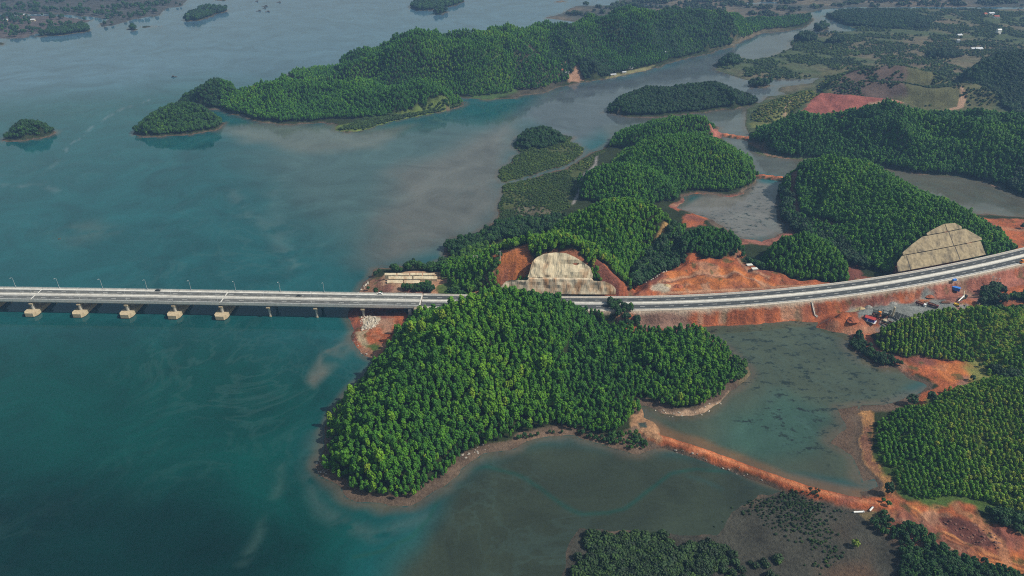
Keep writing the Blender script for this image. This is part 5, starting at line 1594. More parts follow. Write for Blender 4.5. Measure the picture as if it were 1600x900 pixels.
dashes(B0, B1, 12.966, M['paintwhite'], bridge, (4.75, -4.75))
for s in joints[1:]:
    sweep(rect_loop(-HALF + 0.55, HALF - 0.55, 12.97, 12.985), s - 0.45, s + 0.45, 0.9, 'expansion_joint', M['concrete'], bridge)
rp = MB()
s = B0
while s < B1:
    for sgn in (1, -1):
        p = RP(s, sgn * (HALF - 0.1))
        rp.box((p[0], p[1], 14.23), (0.1, 0.1, 0.38))
    s += 3
rp.build('rail_posts', M['steel'], bridge, 'stuff')
for k, s in enumerate(pier_s):
    c, t = RC(s), RT(s)
    ang = math.atan2(t[1], t[0])
    g = float(ground_z(c[0], c[1]))
    pr = bpy.data.objects.new('pier', None)
    COL.objects.link(pr)
    pr.parent = bridge
    pr.location = (c[0], c[1], 0)
    pr.rotation_euler = (0, 0, ang)
    if k == len(pier_s) - 1:
        MB().box((0, 0, 7.3), (2.6, 19.2, 5.1)).build('abutment_wall', M['column'], pr)
        continue
    MB().box((0, 0, 9.35), (3.0, 20.5, 1.1)).box((0, 0, 8.5), (3.0, 18.0, 0.62), None).build('crosshead', M['pier'], pr)
    wide = k < 9
    base = 3.9 if wide else 0.9
    ys = (-8.2, 0.0, 8.2) if wide else (-7.8, 7.8)
    for y_ in ys:
        MB().tube((0, y_, base - 0.2), (0, y_, 8.5), 1.5 if wide else 1.0, n=14).build('column', M['column'], pr)
    if wide:
        hexo = [(-3.4, -15.8), (3.4, -15.8), (5.3, -12.6), (5.3, 12.6), (3.4, 15.8), (-3.4, 15.8), (-5.3, 12.6), (-5.3, -12.6)]
        MB().prism(hexo, 0.55, 3.9).build('pile_cap', M['pier'], pr)
        MB().prism([(p[0] * 1.004, p[1] * 1.002) for p in hexo], -1.0, 0.548).build('tide_band', M['wetconcrete'], pr)
    else:
        for y_ in ys:
            MB().tube((0, y_, -2.0), (0, y_, 0.9), 1.25, n=14).build('pile_collar', M['pier'], pr)

# ------------------------------------------------------------------ the road on land
R0, R1 = B1 + 0.2, S_END - 2
road = link('road', None, None, 'structure')
for sgn in (1, -1):
    sweep(rect_loop(sgn * 1.75, sgn * 8.9, 12.70, 12.96), R0, R1, 5, 'carriageway', M['asphalt'], road)
    sweep(rect_loop(sgn * 8.92, sgn * 11.6, 12.70, 12.93), R0, R1, 5, 'verge', noisy('verge_concrete', (0.44, 0.39, 0.33), 0.4, 0.25, 0.9, 0.2) if sgn > 0 else bpy.data.materials['verge_concrete'], road)
    sweep([(sgn * 1.72, 12.7), (sgn * 1.55, 13.2), (sgn * 1.3, 13.8), (sgn * 1.1, 13.8), (sgn * 1.1, 12.7)], R0, R1, 5, 'median_barrier', M['concrete'], road)
    for d in (8.45, 2.15):
        sweep(rect_loop(sgn * (d - 0.1), sgn * (d + 0.1), 12.961, 12.968), R0, R1, 5, 'edge_line', M['paintwhite'], road)
    sweep(rect_loop(sgn * 9.6, sgn * 9.72, 13.35, 13.75), R0 + 3, R1, 5, 'guard_rail', M['steel'], road)
    mb = MB()
    s = R0 + 3
    while s < R1:
        p = RP(s, sgn * 9.82)
        mb.box((p[0], p[1], 13.28), (0.18, 0.18, 0.75))
        s += 4
    mb.build('rail_posts', M['steel'], road, 'stuff')
sweep(rect_loop(-1.08, 1.08, 12.70, 13.2), R0, R1, 5, 'median', M['concrete'], road)
dashes(R0, R1, 12.966, M['paintwhite'], road, (5.2, -5.2))
# painted ladder on the near hard shoulder of the bend
mb = MB()
s = S_of(1290, 466)
while s < S_of(1600, 407):
    q = [RP(s, -8.88), RP(s + 0.6, -8.88), RP(s + 2.0, -11.3), RP(s + 1.4, -11.3)]
    mb.add([(p[0], p[1], 12.937) for p in q], [(0, 1, 2, 3)])
    s += 3.2
mb.build('shoulder_stripes', M['concrete'], road, 'stuff')

# ------------------------------------------------------------------ street lamps
FAR_PX = [(18, 448.5), (87, 449), (156, 449.5), (226, 450.5), (295, 451.5), (365, 453), (435, 454.5), (504, 456)]
NEAR_PX = [(61, 471), (132, 472), (205, 473), (276, 474), (346, 475), (419, 476), (491, 477), (564, 478), (637, 479)]


def lamp(s, sgn, label):
    p, t = RP(s, sgn * (HALF - 0.25)), RT(s)
    o = thing('street_lamp', label, 'street lamp', (p[0], p[1], 14.05), math.atan2(t[1], t[0]), 'street lamps along the bridge')
    MB().tube((0, 0, 0), (0, 0, 9.0), 0.10, 0.06, 8).box((0, 0, 0.1), (0.5, 0.4, 0.2)).build('pole', M['steel'], o)
    MB().tube((0, 0, 8.95), (0, -sgn * 1.0, 9.9), 0.07, 0.06, 6).tube((0, -sgn * 1.0, 9.9), (0, -sgn * 2.0, 10.1), 0.06, 0.05, 6).build('arm', M['steel'], o)
    MB().box((0, -sgn * 2.4, 10.1), (0.3, 0.8, 0.15), None, 0.7).build('lamp_head', M['steel'], o)
    return o


for k, (x_, y_) in enumerate(FAR_PX):
    n = len(FAR_PX) - k
    lamp(S_of(x_, y_ + 8), 1, f'{NTH[n - 1]} street lamp from the headland along the far parapet of the bridge')
for k, (x_, y_) in enumerate(NEAR_PX):
    n = len(NEAR_PX) - k
    lamp(S_of(x_, y_ - 8), -1, f'{NTH[n - 1]} street lamp from the headland along the near parapet of the bridge')

# ------------------------------------------------------------------ blasted rock face and lined slope
def face(name, prof, dd, s0, s1, ztop, m, parent, zlo=None, bulge=0.0, thick=0.9, step=2.0, seed=3):
    n = max(2, int((s1 - s0) / step) + 1)
    ss = np.linspace(s0, s1, n)
    mb = MB()
    v, f = [], []
    k = len(dd)
    for s in ss:
        t, c = RT(s), RC(s)
        nn = np.array([-t[1], t[0]])
        zt = float(ztop(s))
        for d in dd:
            z = float(prof(d))
            if z > zt:
                d = float(np.interp(zt, prof(dd), dd))
                z = zt
            b = bulge * float(fbm(np.array([s * 1.0]), np.array([z * 1.4]), 7, seed, 4)[0] - 0.5) * 2
            p = c + nn * (d - b * 0.8)
            v.append((p[0], p[1], z + b * 0.5))
    nv = len(v)
    for s, base in zip(ss, range(n)):
        t = RT(s)
        for j in range(k):
            q = v[base * k + j]
            v.append((q[0] - t[1] * thick, q[1] + t[0] * thick, q[2] - thick * 0.9))
    for a in range(n - 1):
        for b_ in range(k - 1):
            p = a * k + b_
            f.append((p, p + k, p + k + 1, p + 1))
            f.append((nv + p, nv + p + 1, nv + p + k + 1, nv + p + k))
        for b_ in (0, k - 1):
            p = a * k + b_
            f.append((p, p + k, nv + p + k, nv + p) if b_ else (p, nv + p, nv + p + k, p + k))
    for b_ in range(k - 1):
        for a in (0, n - 1):
            p = a * k + b_
            f.append((p, p + 1, nv + p + 1, nv + p) if a == 0 else (p, nv + p, nv + p + 1, p + 1))
    mb.add(v, f)
    return mb.build(name, m, parent)


rock = thing('rock_face', 'pale sprayed-concrete rock face with a domed top above the road', 'retaining wall', (0, 0, 0))
lowf = LOW_TOP
s_a, s_b = S_of(824, 470), S_of(928, 470)
face('lower_face', rock_profile, np.array([14.5, 15.3, 16.1, 16.9, 17.7, 18.4, 19.5, 20.55]), ROCK0, ROCK1, lambda s: np.where((s > s_a) & (s < s_b), 25.49, np.minimum(lowf(s), 24.0) + 0.9 * (vnoise(np.array([s]), np.array([0.0]), 5, 3)[0] - 0.5)), M['stained'], rock, bulge=1.9, step=1.3, seed=3)
upf = UP_TOP
face('upper_face', rock_profile, np.array([20.6, 22.0, 23.5, 25.5, 27.5, 29.5, 31.5, 33.5, 36.0]), s_a, s_b, upf, M['shotcrete'], rock, bulge=2.4, step=1.3, seed=8)

lined = thing('lined_slope', 'tan concrete-lined cutting in stacked panels with dark drains above the bend of the road', 'retaining wall', (0, 0, 0))


D1a, D2a = S_of(1444, 434), S_of(1522, 418)
tiers = [np.array([14.0, 17, 20, 23.0, 23.7]), np.array([24.6, 27.6, 30.6, 33.6, 34.3]), np.array([35.2, 38, 41, 44.0])]
all_s = np.linspace(SLOPE0 - 30, SLOPE1 + 30, 400)
for k, dd in enumerate(tiers):
    ok = all_s[LINED_TOP(all_s) > float(slope_profile(dd[0])) + 1.2]
    lo, hi = ok.min(), ok.max()
    if k == 0:
        lo, hi = max(lo, S_of(1405, 440)), min(hi, S_of(1562, 408))
    cuts = [lo] + [c for c in (D1a, D2a) if lo + 3 < c < hi - 3] + [hi]
    for a, b in zip(cuts[:-1], cuts[1:]):
        face('slope_panel', slope_profile, dd, a + 0.45, b - 0.45, LINED_TOP, M['panel'], lined, bulge=0.35, thick=0.6, step=1.6, seed=5 + k)
for base in (D1a, D2a):
    mb = MB()
    for dd in tiers:
        for d0, d1 in zip(dd[:-1], dd[1:]):
            if float(slope_profile(d1)) > float(LINED_TOP(base)) + 0.5:
                continue
            a, b = RP(base, d0), RP(base, d1)
            mb.tube((a[0], a[1], float(slope_profile(d0)) - 0.15), (b[0], b[1], float(slope_profile(d1)) - 0.15), 0.42, n=6)
    mb.build('drain', M['drain'], lined)
ter = thing('terrace_slabs', 'three stepped rows of pale concrete slabs on the cape beside the bridge', 'retaining wall', (0, 0, 0))
for r_, (x0, x1, y0, y1, z0, z1, parts) in enumerate(((604, 684, 437.5, 442, 8.2, 9.4, 3), (606, 684, 431.5, 436, 9.8, 11.2, 2), (600, 680, 426.5, 430, 11.5, 12.6, 4))):
    for q in range(parts):
        if (r_, q) in ((0, 2),):
            continue
        xa, xb = x0 + (x1 - x0) * q / parts + 1, x0 + (x1 - x0) * (q + 1) / parts - 1
        a, b, c, d = at(xa, y1, z0), at(xb, y1, z0), at(xb, y0, z1), at(xa, y0, z1)
        top = [(a[0], a[1], z0), (b[0], b[1], z0), (c[0], c[1], z1), (d[0], d[1], z1)]
        bot = [(p[0], p[1] + 0.3, p[2] - 5.0) for p in top]
        MB().add(top + bot, [(0, 1, 2, 3), (7, 6, 5, 4), (0, 4, 5, 1), (1, 5, 6, 2), (2, 6, 7, 3), (3, 7, 4, 0)]).build('slab', M['shotcrete'], ter)

# ------------------------------------------------------------------ vehicles and works
def place(px, py, z=None):
    """the spot on the ground seen at this place of the photograph"""
    if z is not None:
        p = at(px, py, z)
        return (p[0], p[1], z)
    zs = np.linspace(70, -0.5, 1200)
    q = np.array([at(px, py, k) for k in zs])
    k = int(np.argmax(np.maximum(ground_z(q[:, 0], q[:, 1]), 0) >= zs))
    return (q[k, 0], q[k, 1], max(float(ground_z(q[k, 0], q[k, 1])), 0.0))


def wheels(o, pts, r, wd):
    for x, y in pts:
        wv = MB().tube((x, y - wd / 2, r), (x, y + wd / 2, r), r, n=12).build('wheel', M['tyre'], o)
        MB().tube((x, y - wd / 2 - 0.02, r), (x, y + wd / 2 + 0.02, r), r * 0.5, n=8).build('rim', M['steel'], wv)


def car(px, py, rz, m, label, cat='car', z=12.965):
    o = thing('car', label, cat, place(px, py, z), rz)
    MB().box((0, 0, 0.62), (4.4, 1.8, 0.62), None, 0.96).build('body', m, o)
    cb = MB().box((-0.2, 0, 1.22), (2.5, 1.66, 0.58), None, 0.78).build('cabin', M['glass'], o)
    MB().box((-0.2, 0, 1.54), (1.9, 1.3, 0.06)).build('roof', m, cb)
    wheels(o, [(1.4, .8), (1.4, -.8), (-1.4, .8), (-1.4, -.8)], 0.33, 0.24)
    for y_ in (0.6, -0.6):
        MB().box((2.18, y_, 0.68), (0.08, 0.35, 0.16)).build('headlight', M['white'], o)
    return o


t_ = RT(S_of(250, 460))
rz_ = math.atan2(t_[1], t_[0])
car(247, 454.5, rz_, M['darksteel'], 'small dark car on the far carriageway of the bridge near the second joint')
car(467.5, 463.2, rz_, M['darksteel'], 'small dark car on the far carriageway of the bridge nearer the headland')
car(594, 459.6, rz_, M['white'], 'white car on the far carriageway just before the headland')


def truck(px, py, rz, cabm, bedm, label):
    o = thing('truck', label, 'truck', place(px, py), rz, 'trucks parked on the gravel yard')
    MB().box((-0.6, 0, 0.95), (7.6, 0.9, 0.3)).build('chassis', M['darksteel'], o)
    cb = MB().box((3.1, 0, 1.95), (1.9, 2.4, 1.9), None, 0.92).build('cab', cabm, o)
    MB().box((4.02, 0, 2.3), (0.1, 2.0, 0.8)).build('windscreen', M['glass'], cb)
    bd = MB().box((-1.1, 0, 1.3), (5.8, 2.5, 0.25))
    for y_ in (1.2, -1.2):
        bd.box((-1.1, y_, 2.1), (5.8, 0.14, 1.35))
    for x_ in (1.72, -3.92):
        bd.box((x_, 0, 2.1), (0.14, 2.5, 1.35))
    b_ = bd.build('cargo_bed', bedm, o)
    MB().box((-1.1, 0, 1.9), (5.4, 2.2, 0.9), None, 0.8).build('load', M['rust'], b_)
    wheels(o, [(3.0, 1.05), (3.0, -1.05), (-1.4, 1.05), (-1.4, -1.05), (-2.9, 1.05), (-2.9, -1.05)], 0.5, 0.4)
    return o


truck(1438, 477.5, R(-48), M['white'], M['maroon'], 'maroon truck with a white cab parked on the grey gravel yard')
truck(1457, 479.5, R(-42), M['maroon'], M['maroon'], 'all-maroon truck parked on the gravel yard by the green plantation')

# blue container and its neighbour by the verge
o = thing('container', 'bright blue container cabin standing on the red bank below the road', 'container', place(1491.5, 453), R(-35))
b_ = MB().box((0, 0, 1.5), (7.6, 3.2, 2.9)).build('body', M['bluepaint'], o)
rb = MB()
for k in range(13):
    x_ = -3.6 + k * 0.6
    rb.box((x_, 1.62, 1.5), (0.22, 0.1, 2.6)).box((x_, -1.62, 1.5), (0.22, 0.1, 2.6))
rb.build('ribs', M['bluepaint'], b_)
MB().box((0, 0, 3.03), (7.8, 3.4, 0.16)).build('roof', M['bluepaint'], o)
MB().box((3.83, 0.3, 1.2), (0.08, 1.2, 2.1)).build('door', M['bluepaint'], o)
o = thing('van', 'small blue van on the near verge of the road above the blue container', 'van', place(1491, 439, 12.94), math.atan2(*RT(S_of(1491, 424))[::-1]))
MB().box((-0.2, 0, 1.2), (3.6, 1.8, 1.6), None, 0.94).build('body', M['bluepaint'], o)
c_ = MB().box((1.9, 0, 0.95), (0.9, 1.75, 1.1), None, 0.9).build('cab', M['white'], o)
MB().box((2.1, 0, 1.45), (0.4, 1.5, 0.3), None, 0.8).build('windscreen', M['glass'], c_)
wheels(o, [(1.5, .8), (1.5, -.8), (-1.3, .8), (-1.3, -.8)], 0.34, 0.24)

# red-roofed blue hut
o = thing('site_hut', 'blue site hut with a red roof beside the dark steel frames', 'hut', place(1359, 501), R(-38))
MB().box((0, 0, 1.45), (7.4, 4.0, 2.9)).build('wall', M['deepblue'], o)
MB().add([(-4, -2.4, 2.9), (4, -2.4, 2.9), (4, 2.4, 2.9), (-4, 2.4, 2.9), (-4, 0, 3.9), (4, 0, 3.9)], [(0, 3, 2, 1), (0, 1, 5, 4), (2, 3, 4, 5), (1, 2, 5), (3, 0, 4)]).build('roof', M['redroof'], o)
MB().box((-1.5, -2.03, 1.1), (1.0, 0.1, 2.0)).build('door', M['white'], o)
for x_ in (0.6, 2.4):
    wn = MB().box((x_, -2.03, 1.7), (1.1, 0.1, 0.9)).build('window', M['glass'], o)
MB().box((0, 0, 0.08), (9.6, 6.2, 0.2)).build('plinth', M['concrete'], o)

# dark steel frames of the casting yard
def beams(mb, pts, r=0.16):
    for a, b in pts:
        mb.tube(a, b, r, n=5)
    return mb


o = thing('gantry', 'dark steel gantry tower with platforms beside the red-roofed hut', 'machinery', place(1369, 497), R(-30))
fr = MB()
for x_ in (-3.5, 0, 3.5):
    for y_ in (-2.2, 2.2):
        fr.tube((x_, y_, 0), (x_, y_, 8.0 if x_ > -3 else 6.5), 0.26, n=6)
fr.build('post', M['darksteel'], o)
beams(MB(), [((-3.5, y_, z_), (3.5, y_, z_)) for y_ in (-2.2, 2.2) for z_ in (3, 6)] + [((x_, -2.2, z_), (x_, 2.2, z_)) for x_ in (-3.5, 0, 3.5) for z_ in (3, 6)] +
      [((-3.5, -2.2, 0), (0, -2.2, 3)), ((0, -2.2, 3), (3.5, -2.2, 6)), ((-3.5, 2.2, 3), (0, 2.2, 6))], 0.18).build('brace', M['darksteel'], o)
MB().box((0, 0, 3.1), (7.2, 4.4, 0.25)).build('platform', M['rust'], o)
MB().box((-1, 0, 6.1), (4.6, 4.2, 0.25)).build('platform', M['darksteel'], o)
MB().tube((1.4, 0, 3.2), (1.4, 0, 6.6), 1.2, n=10).build('hopper', M['orangepaint'], o)
MB().box((-2.3, -0.5, 4.2), (1.6, 2.4, 1.8)).build('cabinet', M['beige'], o)
o = thing('silo', 'slim beige silo mast rising from the dark steel yard', 'silo', place(1393, 497), 0)
MB().tube((0, 0, 2), (0, 0, 10.5), 0.75, n=12).tube((0, 0, 0.9), (0, 0, 2), 0.3, 0.75, n=12).build('body', M['beige'], o)
for a in range(4):
    q = a * math.pi / 2 + .7
    MB().tube((math.cos(q) * .9, math.sin(q) * .9, 0), (math.cos(q) * .7, math.sin(q) * .7, 3), 0.1, n=5).build('leg', M['darksteel'], o)
o = thing('formwork_rack', 'long dark formwork rack leaning over the steel yard next to the silo', 'machinery', place(1403, 499), R(-42))
pn = MB()
for k in range(7):
    pn.box((-7 + k * 2.3, 0, 3.4), (1.9, 4.6, 0.3), (R(38), 0, 0))
pn.build('panel', M['darksteel'], o)
beams(MB(), [((-8 + k * 3.2, 1.6, 0), (-8 + k * 3.2, 1.6, 4.8)) for k in range(6)] + [((-8 + k * 3.2, -1.8, 0), (-8 + k * 3.2, -1.8, 2.0)) for k in range(6)] +
      [((-8, 1.6, 4.7), (8, 1.6, 4.7)), ((-8, -1.8, 1.9), (8, -1.8, 1.9))], 0.2).build('frame', M['darksteel'], o)
o = thing('girder_stack', 'low dark stack of steel girders in front of the silo', 'machinery', place(1388, 505), R(-40))
for k in range(5):
    MB().box((0, -4 + k * 2.0, 0.5 + (k % 2) * 0.35), (9 - k * 0.7, 0.5, 0.9)).build('girder', M['darksteel' if k % 3 else 'rust'], o)
MB().box((-3, 0, 1.5), (2.6, 3.0, 1.2)).build('crate', M['beige'], o)
o = thing('gantry', 'low dark portal frame between the gantry tower and the silo', 'machinery', place(1381, 496), R(-35))
beams(MB(), [((-3, y_, 0), (-3, y_, 5.2)) for y_ in (-2, 2)] + [((3, y_, 0), (3, y_, 5.2)) for y_ in (-2, 2)] + [((-3.4, y_, 5.2), (3.4, y_, 5.2)) for y_ in (-2, 2)] +
      [((-3, -2, 5.2), (-3, 2, 5.2)), ((3, -2, 5.2), (3, 2, 5.2)), ((-3, -2, 2.5), (3, -2, 5.2))], 0.22).build('frame', M['darksteel'], o)
MB().box((0, 0, 2.2), (3.4, 2.6, 2.6)).build('machine', M['darksteel'], o)

# crane truck, loader, pipe pile, orange machine
o = thing('crane_truck', 'dark crane truck with a white folded boom beside the orange dirt', 'crane', place(1503, 468), R(28))
MB().box((0, 0, 1.2), (8.6, 2.4, 0.9)).build('chassis', M['darksteel'], o)
cb = MB().box((4.2, 0, 2.4), (1.8, 2.4, 1.9), None, 0.9).build('cab', M['darksteel'], o)
MB().box((5.06, 0, 2.7), (0.1, 1.9, 0.7)).build('windscreen', M['glass'], cb)
bo = MB().tube((1.0, 0, 3.2), (-9.5, -2.4, 2.4), 0.55, 0.4, 8).build('boom', M['white'], o)
MB().tube((1.0, 0, 3.2), (5.0, 3.0, 5.4), 0.4, 0.3, 8).build('jib', M['beige'], bo)
MB().tube((1.0, 0, 1.6), (1.0, 0, 3.4), 0.8, n=10).build('turret', M['beige'], o)
wheels(o, [(3.8, 1.05), (3.8, -1.05), (-1.6, 1.05), (-1.6, -1.05), (-3.0, 1.05), (-3.0, -1.05)], 0.52, 0.4)
o = thing('excavator', 'yellow excavator at the edge of the gravel beside the plantation knoll', 'excavator', place(1494, 478), R(-20))
for y_ in (1.1, -1.1):
    MB().box((0, y_, 0.45), (3.8, 0.6, 0.9), None, 0.9).build('track', M['darksteel'], o)
MB().box((-0.3, 0, 1.6), (3.4, 2.6, 1.3), None, 0.92).build('body', M['yellow'], o)
MB().box((0.9, 0.7, 2.6), (1.4, 1.1, 1.4), None, 0.85).build('cab', M['glass'], o)
bm_ = MB().tube((1.4, -0.3, 1.8), (3.6, -0.3, 4.2), 0.28, n=6).tube((3.6, -0.3, 4.2), (5.6, -0.3, 2.4), 0.22, n=6).build('boom', M['yellow'], o)
MB().box((5.6, -0.3, 1.6), (1.0, 1.2, 1.0), (0, R(25), 0), 0.7).build('bucket', M['darksteel'], bm_)
o = thing('pipe_stack', 'rusty brown steel pipes lying on the gravel beside the crane truck', 'pipe', place(1477, 473.5), R(-4))
for k, (y_, z_) in enumerate(((-.6, .5), (.5, .5), (-.05, 1.35))):
    MB().tube((-3.6 + k * 0.2, y_, z_), (3.6 - k * 0.3, y_, z_), 0.5, n=10).build('pipe', M['rust'], o)
o = thing('road_roller', 'orange road machine on the near lane at the top of the bend', 'machinery', place(1597, 411, 12.96), math.atan2(*RT(S_of(1597, 403))[::-1]))
MB().box((0, 0, 1.4), (5.4, 2.3, 1.2), None, 0.92).build('body', M['orangepaint'], o)
MB().box((-0.6, 0, 2.7), (1.8, 1.9, 1.3), None, 0.9).build('cab', M['glass'], o)
MB().box((-0.6, 0, 3.42), (2.2, 2.2, 0.14)).build('roof', M['orangepaint'], o)
MB().tube((3.2, -1.1, 0.8), (3.2, 1.1, 0.8), 0.8, n=16).build('drum', M['darksteel'], o)
wheels(o, [(-1.8, 1.0), (-1.8, -1.0)], 0.7, 0.5)

def heap(px, py, r, h, m, label):
    rn = random.Random(int(px))
    mb = MB()
    v, f = [(0, 0, h)], []
    n = 14
    for k, (q, z) in enumerate(((0.3, 0.86), (0.6, 0.5), (0.85, 0.18), (1.08, -0.12))):
        for a_ in range(n):
            w_ = q * r * rn.uniform(.85, 1.15)
            v.append((w_ * math.cos(a_ * 2 * math.pi / n), w_ * math.sin(a_ * 2 * math.pi / n) * 0.8, h * z * rn.uniform(.85, 1.15)))
    f += [(0, 1 + a_, 1 + (a_ + 1) % n) for a_ in range(n)]
    for k in range(3):
        f += [(1 + k * n + a_, 1 + (k + 1) * n + a_, 1 + (k + 1) * n + (a_ + 1) % n, 1 + k * n + (a_ + 1) % n) for a_ in range(n)]
    o = mb.add(v, f).build('spoil_pile', m)
    o.location = place(px, py)
    return tag(o, label, 'spoil pile')


M['gravelheap'] = noisy('heaped_gravel', (0.22, 0.215, 0.2), 1.0, 0.35, 0.95, 0.1, 0.6)
M['redheap'] = noisy('heaped_red_soil', (0.27, 0.085, 0.045), 0.8, 0.35, 0.95, 0.1, 0.6)
M['sandheap'] = noisy('heaped_sand', (0.40, 0.30, 0.17), 0.8, 0.25, 0.95, 0.1, 0.5)
heap(1345, 483, 4.5, 2.2, M['sandheap'], 'pale sand pile at the near end of the gravel yard')
heap(1357, 480, 3.6, 1.8, M['gravelheap'], 'grey gravel pile beside the pale sand pile')
heap(1395, 474, 4.0, 1.5, M['gravelheap'], 'low dark gravel pile by the road side of the yard')
heap(1452, 463, 3.8, 1.3, M['redheap'], 'orange soil pile on the gravel above the trucks')
heap(1332, 500, 5.0, 2.6, M['redheap'], 'red soil pile on top of the spoil mound by the pond')
heap(1060, 448, 5.0, 2.2, M['redheap'], 'red soil pile on the flat beside the road')
heap(1042, 447, 3.8, 1.7, M['sandheap'], 'pale rubble pile on the red flat near the gully')
# utility poles
def pole(px, py, h, label, extra=None):
    o = thing('utility_pole', label, 'utility pole', place(px, py), R(20), None)
    MB().tube((0, 0, -0.5), (0, 0, h), 0.26, 0.17, 8).build('post', M['concrete'], o)
    MB().box((0, 0, h - 0.6), (2.4, 0.14, 0.16)).build('crossarm', M['steel'], o)
    for x_ in (-1.0, 0, 1.0):
        MB().tube((x_, 0, h - 0.52), (x_, 0, h - 0.2), 0.09, 0.05, 6).build('insulator', M['white'], o)
    return o


pole(1546, 448, 11, 'concrete utility pole at the road end of the row of three')
pole(1550.5, 450, 10.5, 'middle concrete utility pole of the row of three')
pole(1556, 451, 11, 'concrete utility pole at the plantation end of the row of three')
pole(781.5, 411, 12, 'tall pale utility pole standing alone above the rock face')
o = thing('transformer_platform', 'twin-pole transformer platform among bushes on the cape', 'transformer', place(743, 414), R(10))
for x_ in (-1.6, 1.6):
    MB().tube((x_, 0, -0.5), (x_, 0, 9.5), 0.22, 0.16, 8).build('post', M['concrete'], o)
MB().box((0, 0, 3.0), (4.4, 1.6, 0.2)).build('platform', M['steel'], o)
tr = MB().box((0, 0, 3.9), (1.7, 1.2, 1.5)).build('transformer', M['white'], o)
for x_ in (-.5, 0, .5):
    MB().tube((x_, 0, 4.65), (x_, 0, 5.2), 0.08, 0.05, 6).build('bushing', M['rust'], tr)
MB().box((0, 0, 9.0), (4.6, 0.15, 0.18)).build('crossarm', M['steel'], o)
# two small concrete boxes on the red flat, one on the gully
for (x_, y_, lab) in ((1171, 415, 'flat pale concrete box on the red flat, the far one of the two'), (1179, 421, 'flat pale concrete box on the red flat, the near one of the two')):
    o = thing('culvert_box', lab, 'culvert', place(x_, y_), R(8))
    MB().box((0, 0, 0.5), (5.0, 3.2, 1.0)).build('wall', M['column'], o)
    MB().box((0, 0, 1.06), (5.4, 3.6, 0.14)).build('lid', M['concrete'], o)

# drain chute down the red bank
a, b = RP(S_of(1258, 460), -12.4), at(1277, 496, 1.0)
o = thing('drain_chute', 'narrow concrete drain chute running down the red bank from the road', 'drain', (a[0], a[1], 12.6), math.atan2(b[1] - a[1], b[0] - a[0]))
L_ = math.hypot(*(b - a))
nseg = 8
prof_ = [float(ground_z(*(a + (b - a) * q / nseg))) - 12.6 for q in range(nseg + 1)]
for nm, y0, y1, hh, m_ in (('channel', -0.55, 0.55, 0.25, M['column']), ('side_wall', -0.85, -0.56, 0.75, M['concrete']), ('side_wall', 0.56, 0.85, 0.75, M['concrete'])):
    mb = MB()
    v = []
    for q in range(nseg + 1):
        x_, z_ = L_ * q / nseg, prof_[q]
        v += [(x_, y0, z_ - 0.5), (x_, y1, z_ - 0.5), (x_, y1, z_ + hh), (x_, y0, z_ + hh)]
    f = []
    for q in range(nseg):
        for j in range(4):
            f.append((q * 4 + j, q * 4 + (j + 1) % 4, (q + 1) * 4 + (j + 1) % 4, (q + 1) * 4 + j))
    f += [(3, 2, 1, 0), (nseg * 4, nseg * 4 + 1, nseg * 4 + 2, nseg * 4 + 3)]
    mb.add(v, f).build(nm, m_, o)

# white pipes by the dike outlet
for (x0, y0, x1, y1, lab) in ((1333.5, 801.2, 1349.5, 800.8, 'long white pipe lying in the mud below the red dike'), (1358.5, 799, 1363.5, 793.5, 'short white pipe sticking out of the dike outlet')):
    p0, p1 = place(x0, y0), place(x1, y1)
    o = thing('pipe', lab, 'pipe', p0)
    d = Vector(p1) - Vector(p0)
    MB().tube((0, 0, 0.55), (d.x, d.y, d.z + 0.65), 0.55, n=12).build('barrel', M['white'], o)
    MB().tube((d.x * .94, d.y * .94, d.z * .94 + .65), (d.x, d.y, d.z + 0.66), 0.68, n=12).build('collar', M['white'], o)


# ------------------------------------------------------------------ boulders
def rock_mesh(seed):
    r = random.Random(seed)
    bm = bmesh.new()
    bmesh.ops.create_icosphere(bm, subdivisions=1, radius=1)
    sx, sy, sz = r.uniform(.8, 1.3), r.uniform(.7, 1.1), r.uniform(.5, .8)
    for v in bm.verts:
        q = r.uniform(.75, 1.15)
        v.co = (v.co.x * sx * q, v.co.y * sy * q, v.co.z * sz * q)
    me = bpy.data.meshes.new('boulder')
    bm.to_mesh(me)
    bm.free()
    return me


RK = {}
for nm in ('rock', 'greyrock', 'redrock'):
    RK[nm] = []
    for k in range(5):
        me = rock_mesh(k + (20 if nm == 'rock' else 0))
        me.materials.append(M[nm])
        RK[nm].append(me)


def boulders(poly, z, sp, lo, hi, nm, label, group, gaps=0.0, limit=200, zmin=-0.5):
    x, y, zz = grow_spots(P(poly, z), sp, zmin=zmin, barek=3, gaps=gaps, jit=0.5)
    idx = RNG.permutation(len(x))[:limit]
    for k in idx:
        o = link('boulder', RK[nm][k % 5])
        s_ = random.uniform(lo, hi)
        o.location = (x[k], y[k], zz[k] + 0.1 * s_)
        o.scale = (s_, s_, s_)
        o.rotation_euler = (random.uniform(-.3, .3), random.uniform(-.3, .3), random.uniform(0, 6.28))
        tag(o, label, 'boulder', group)


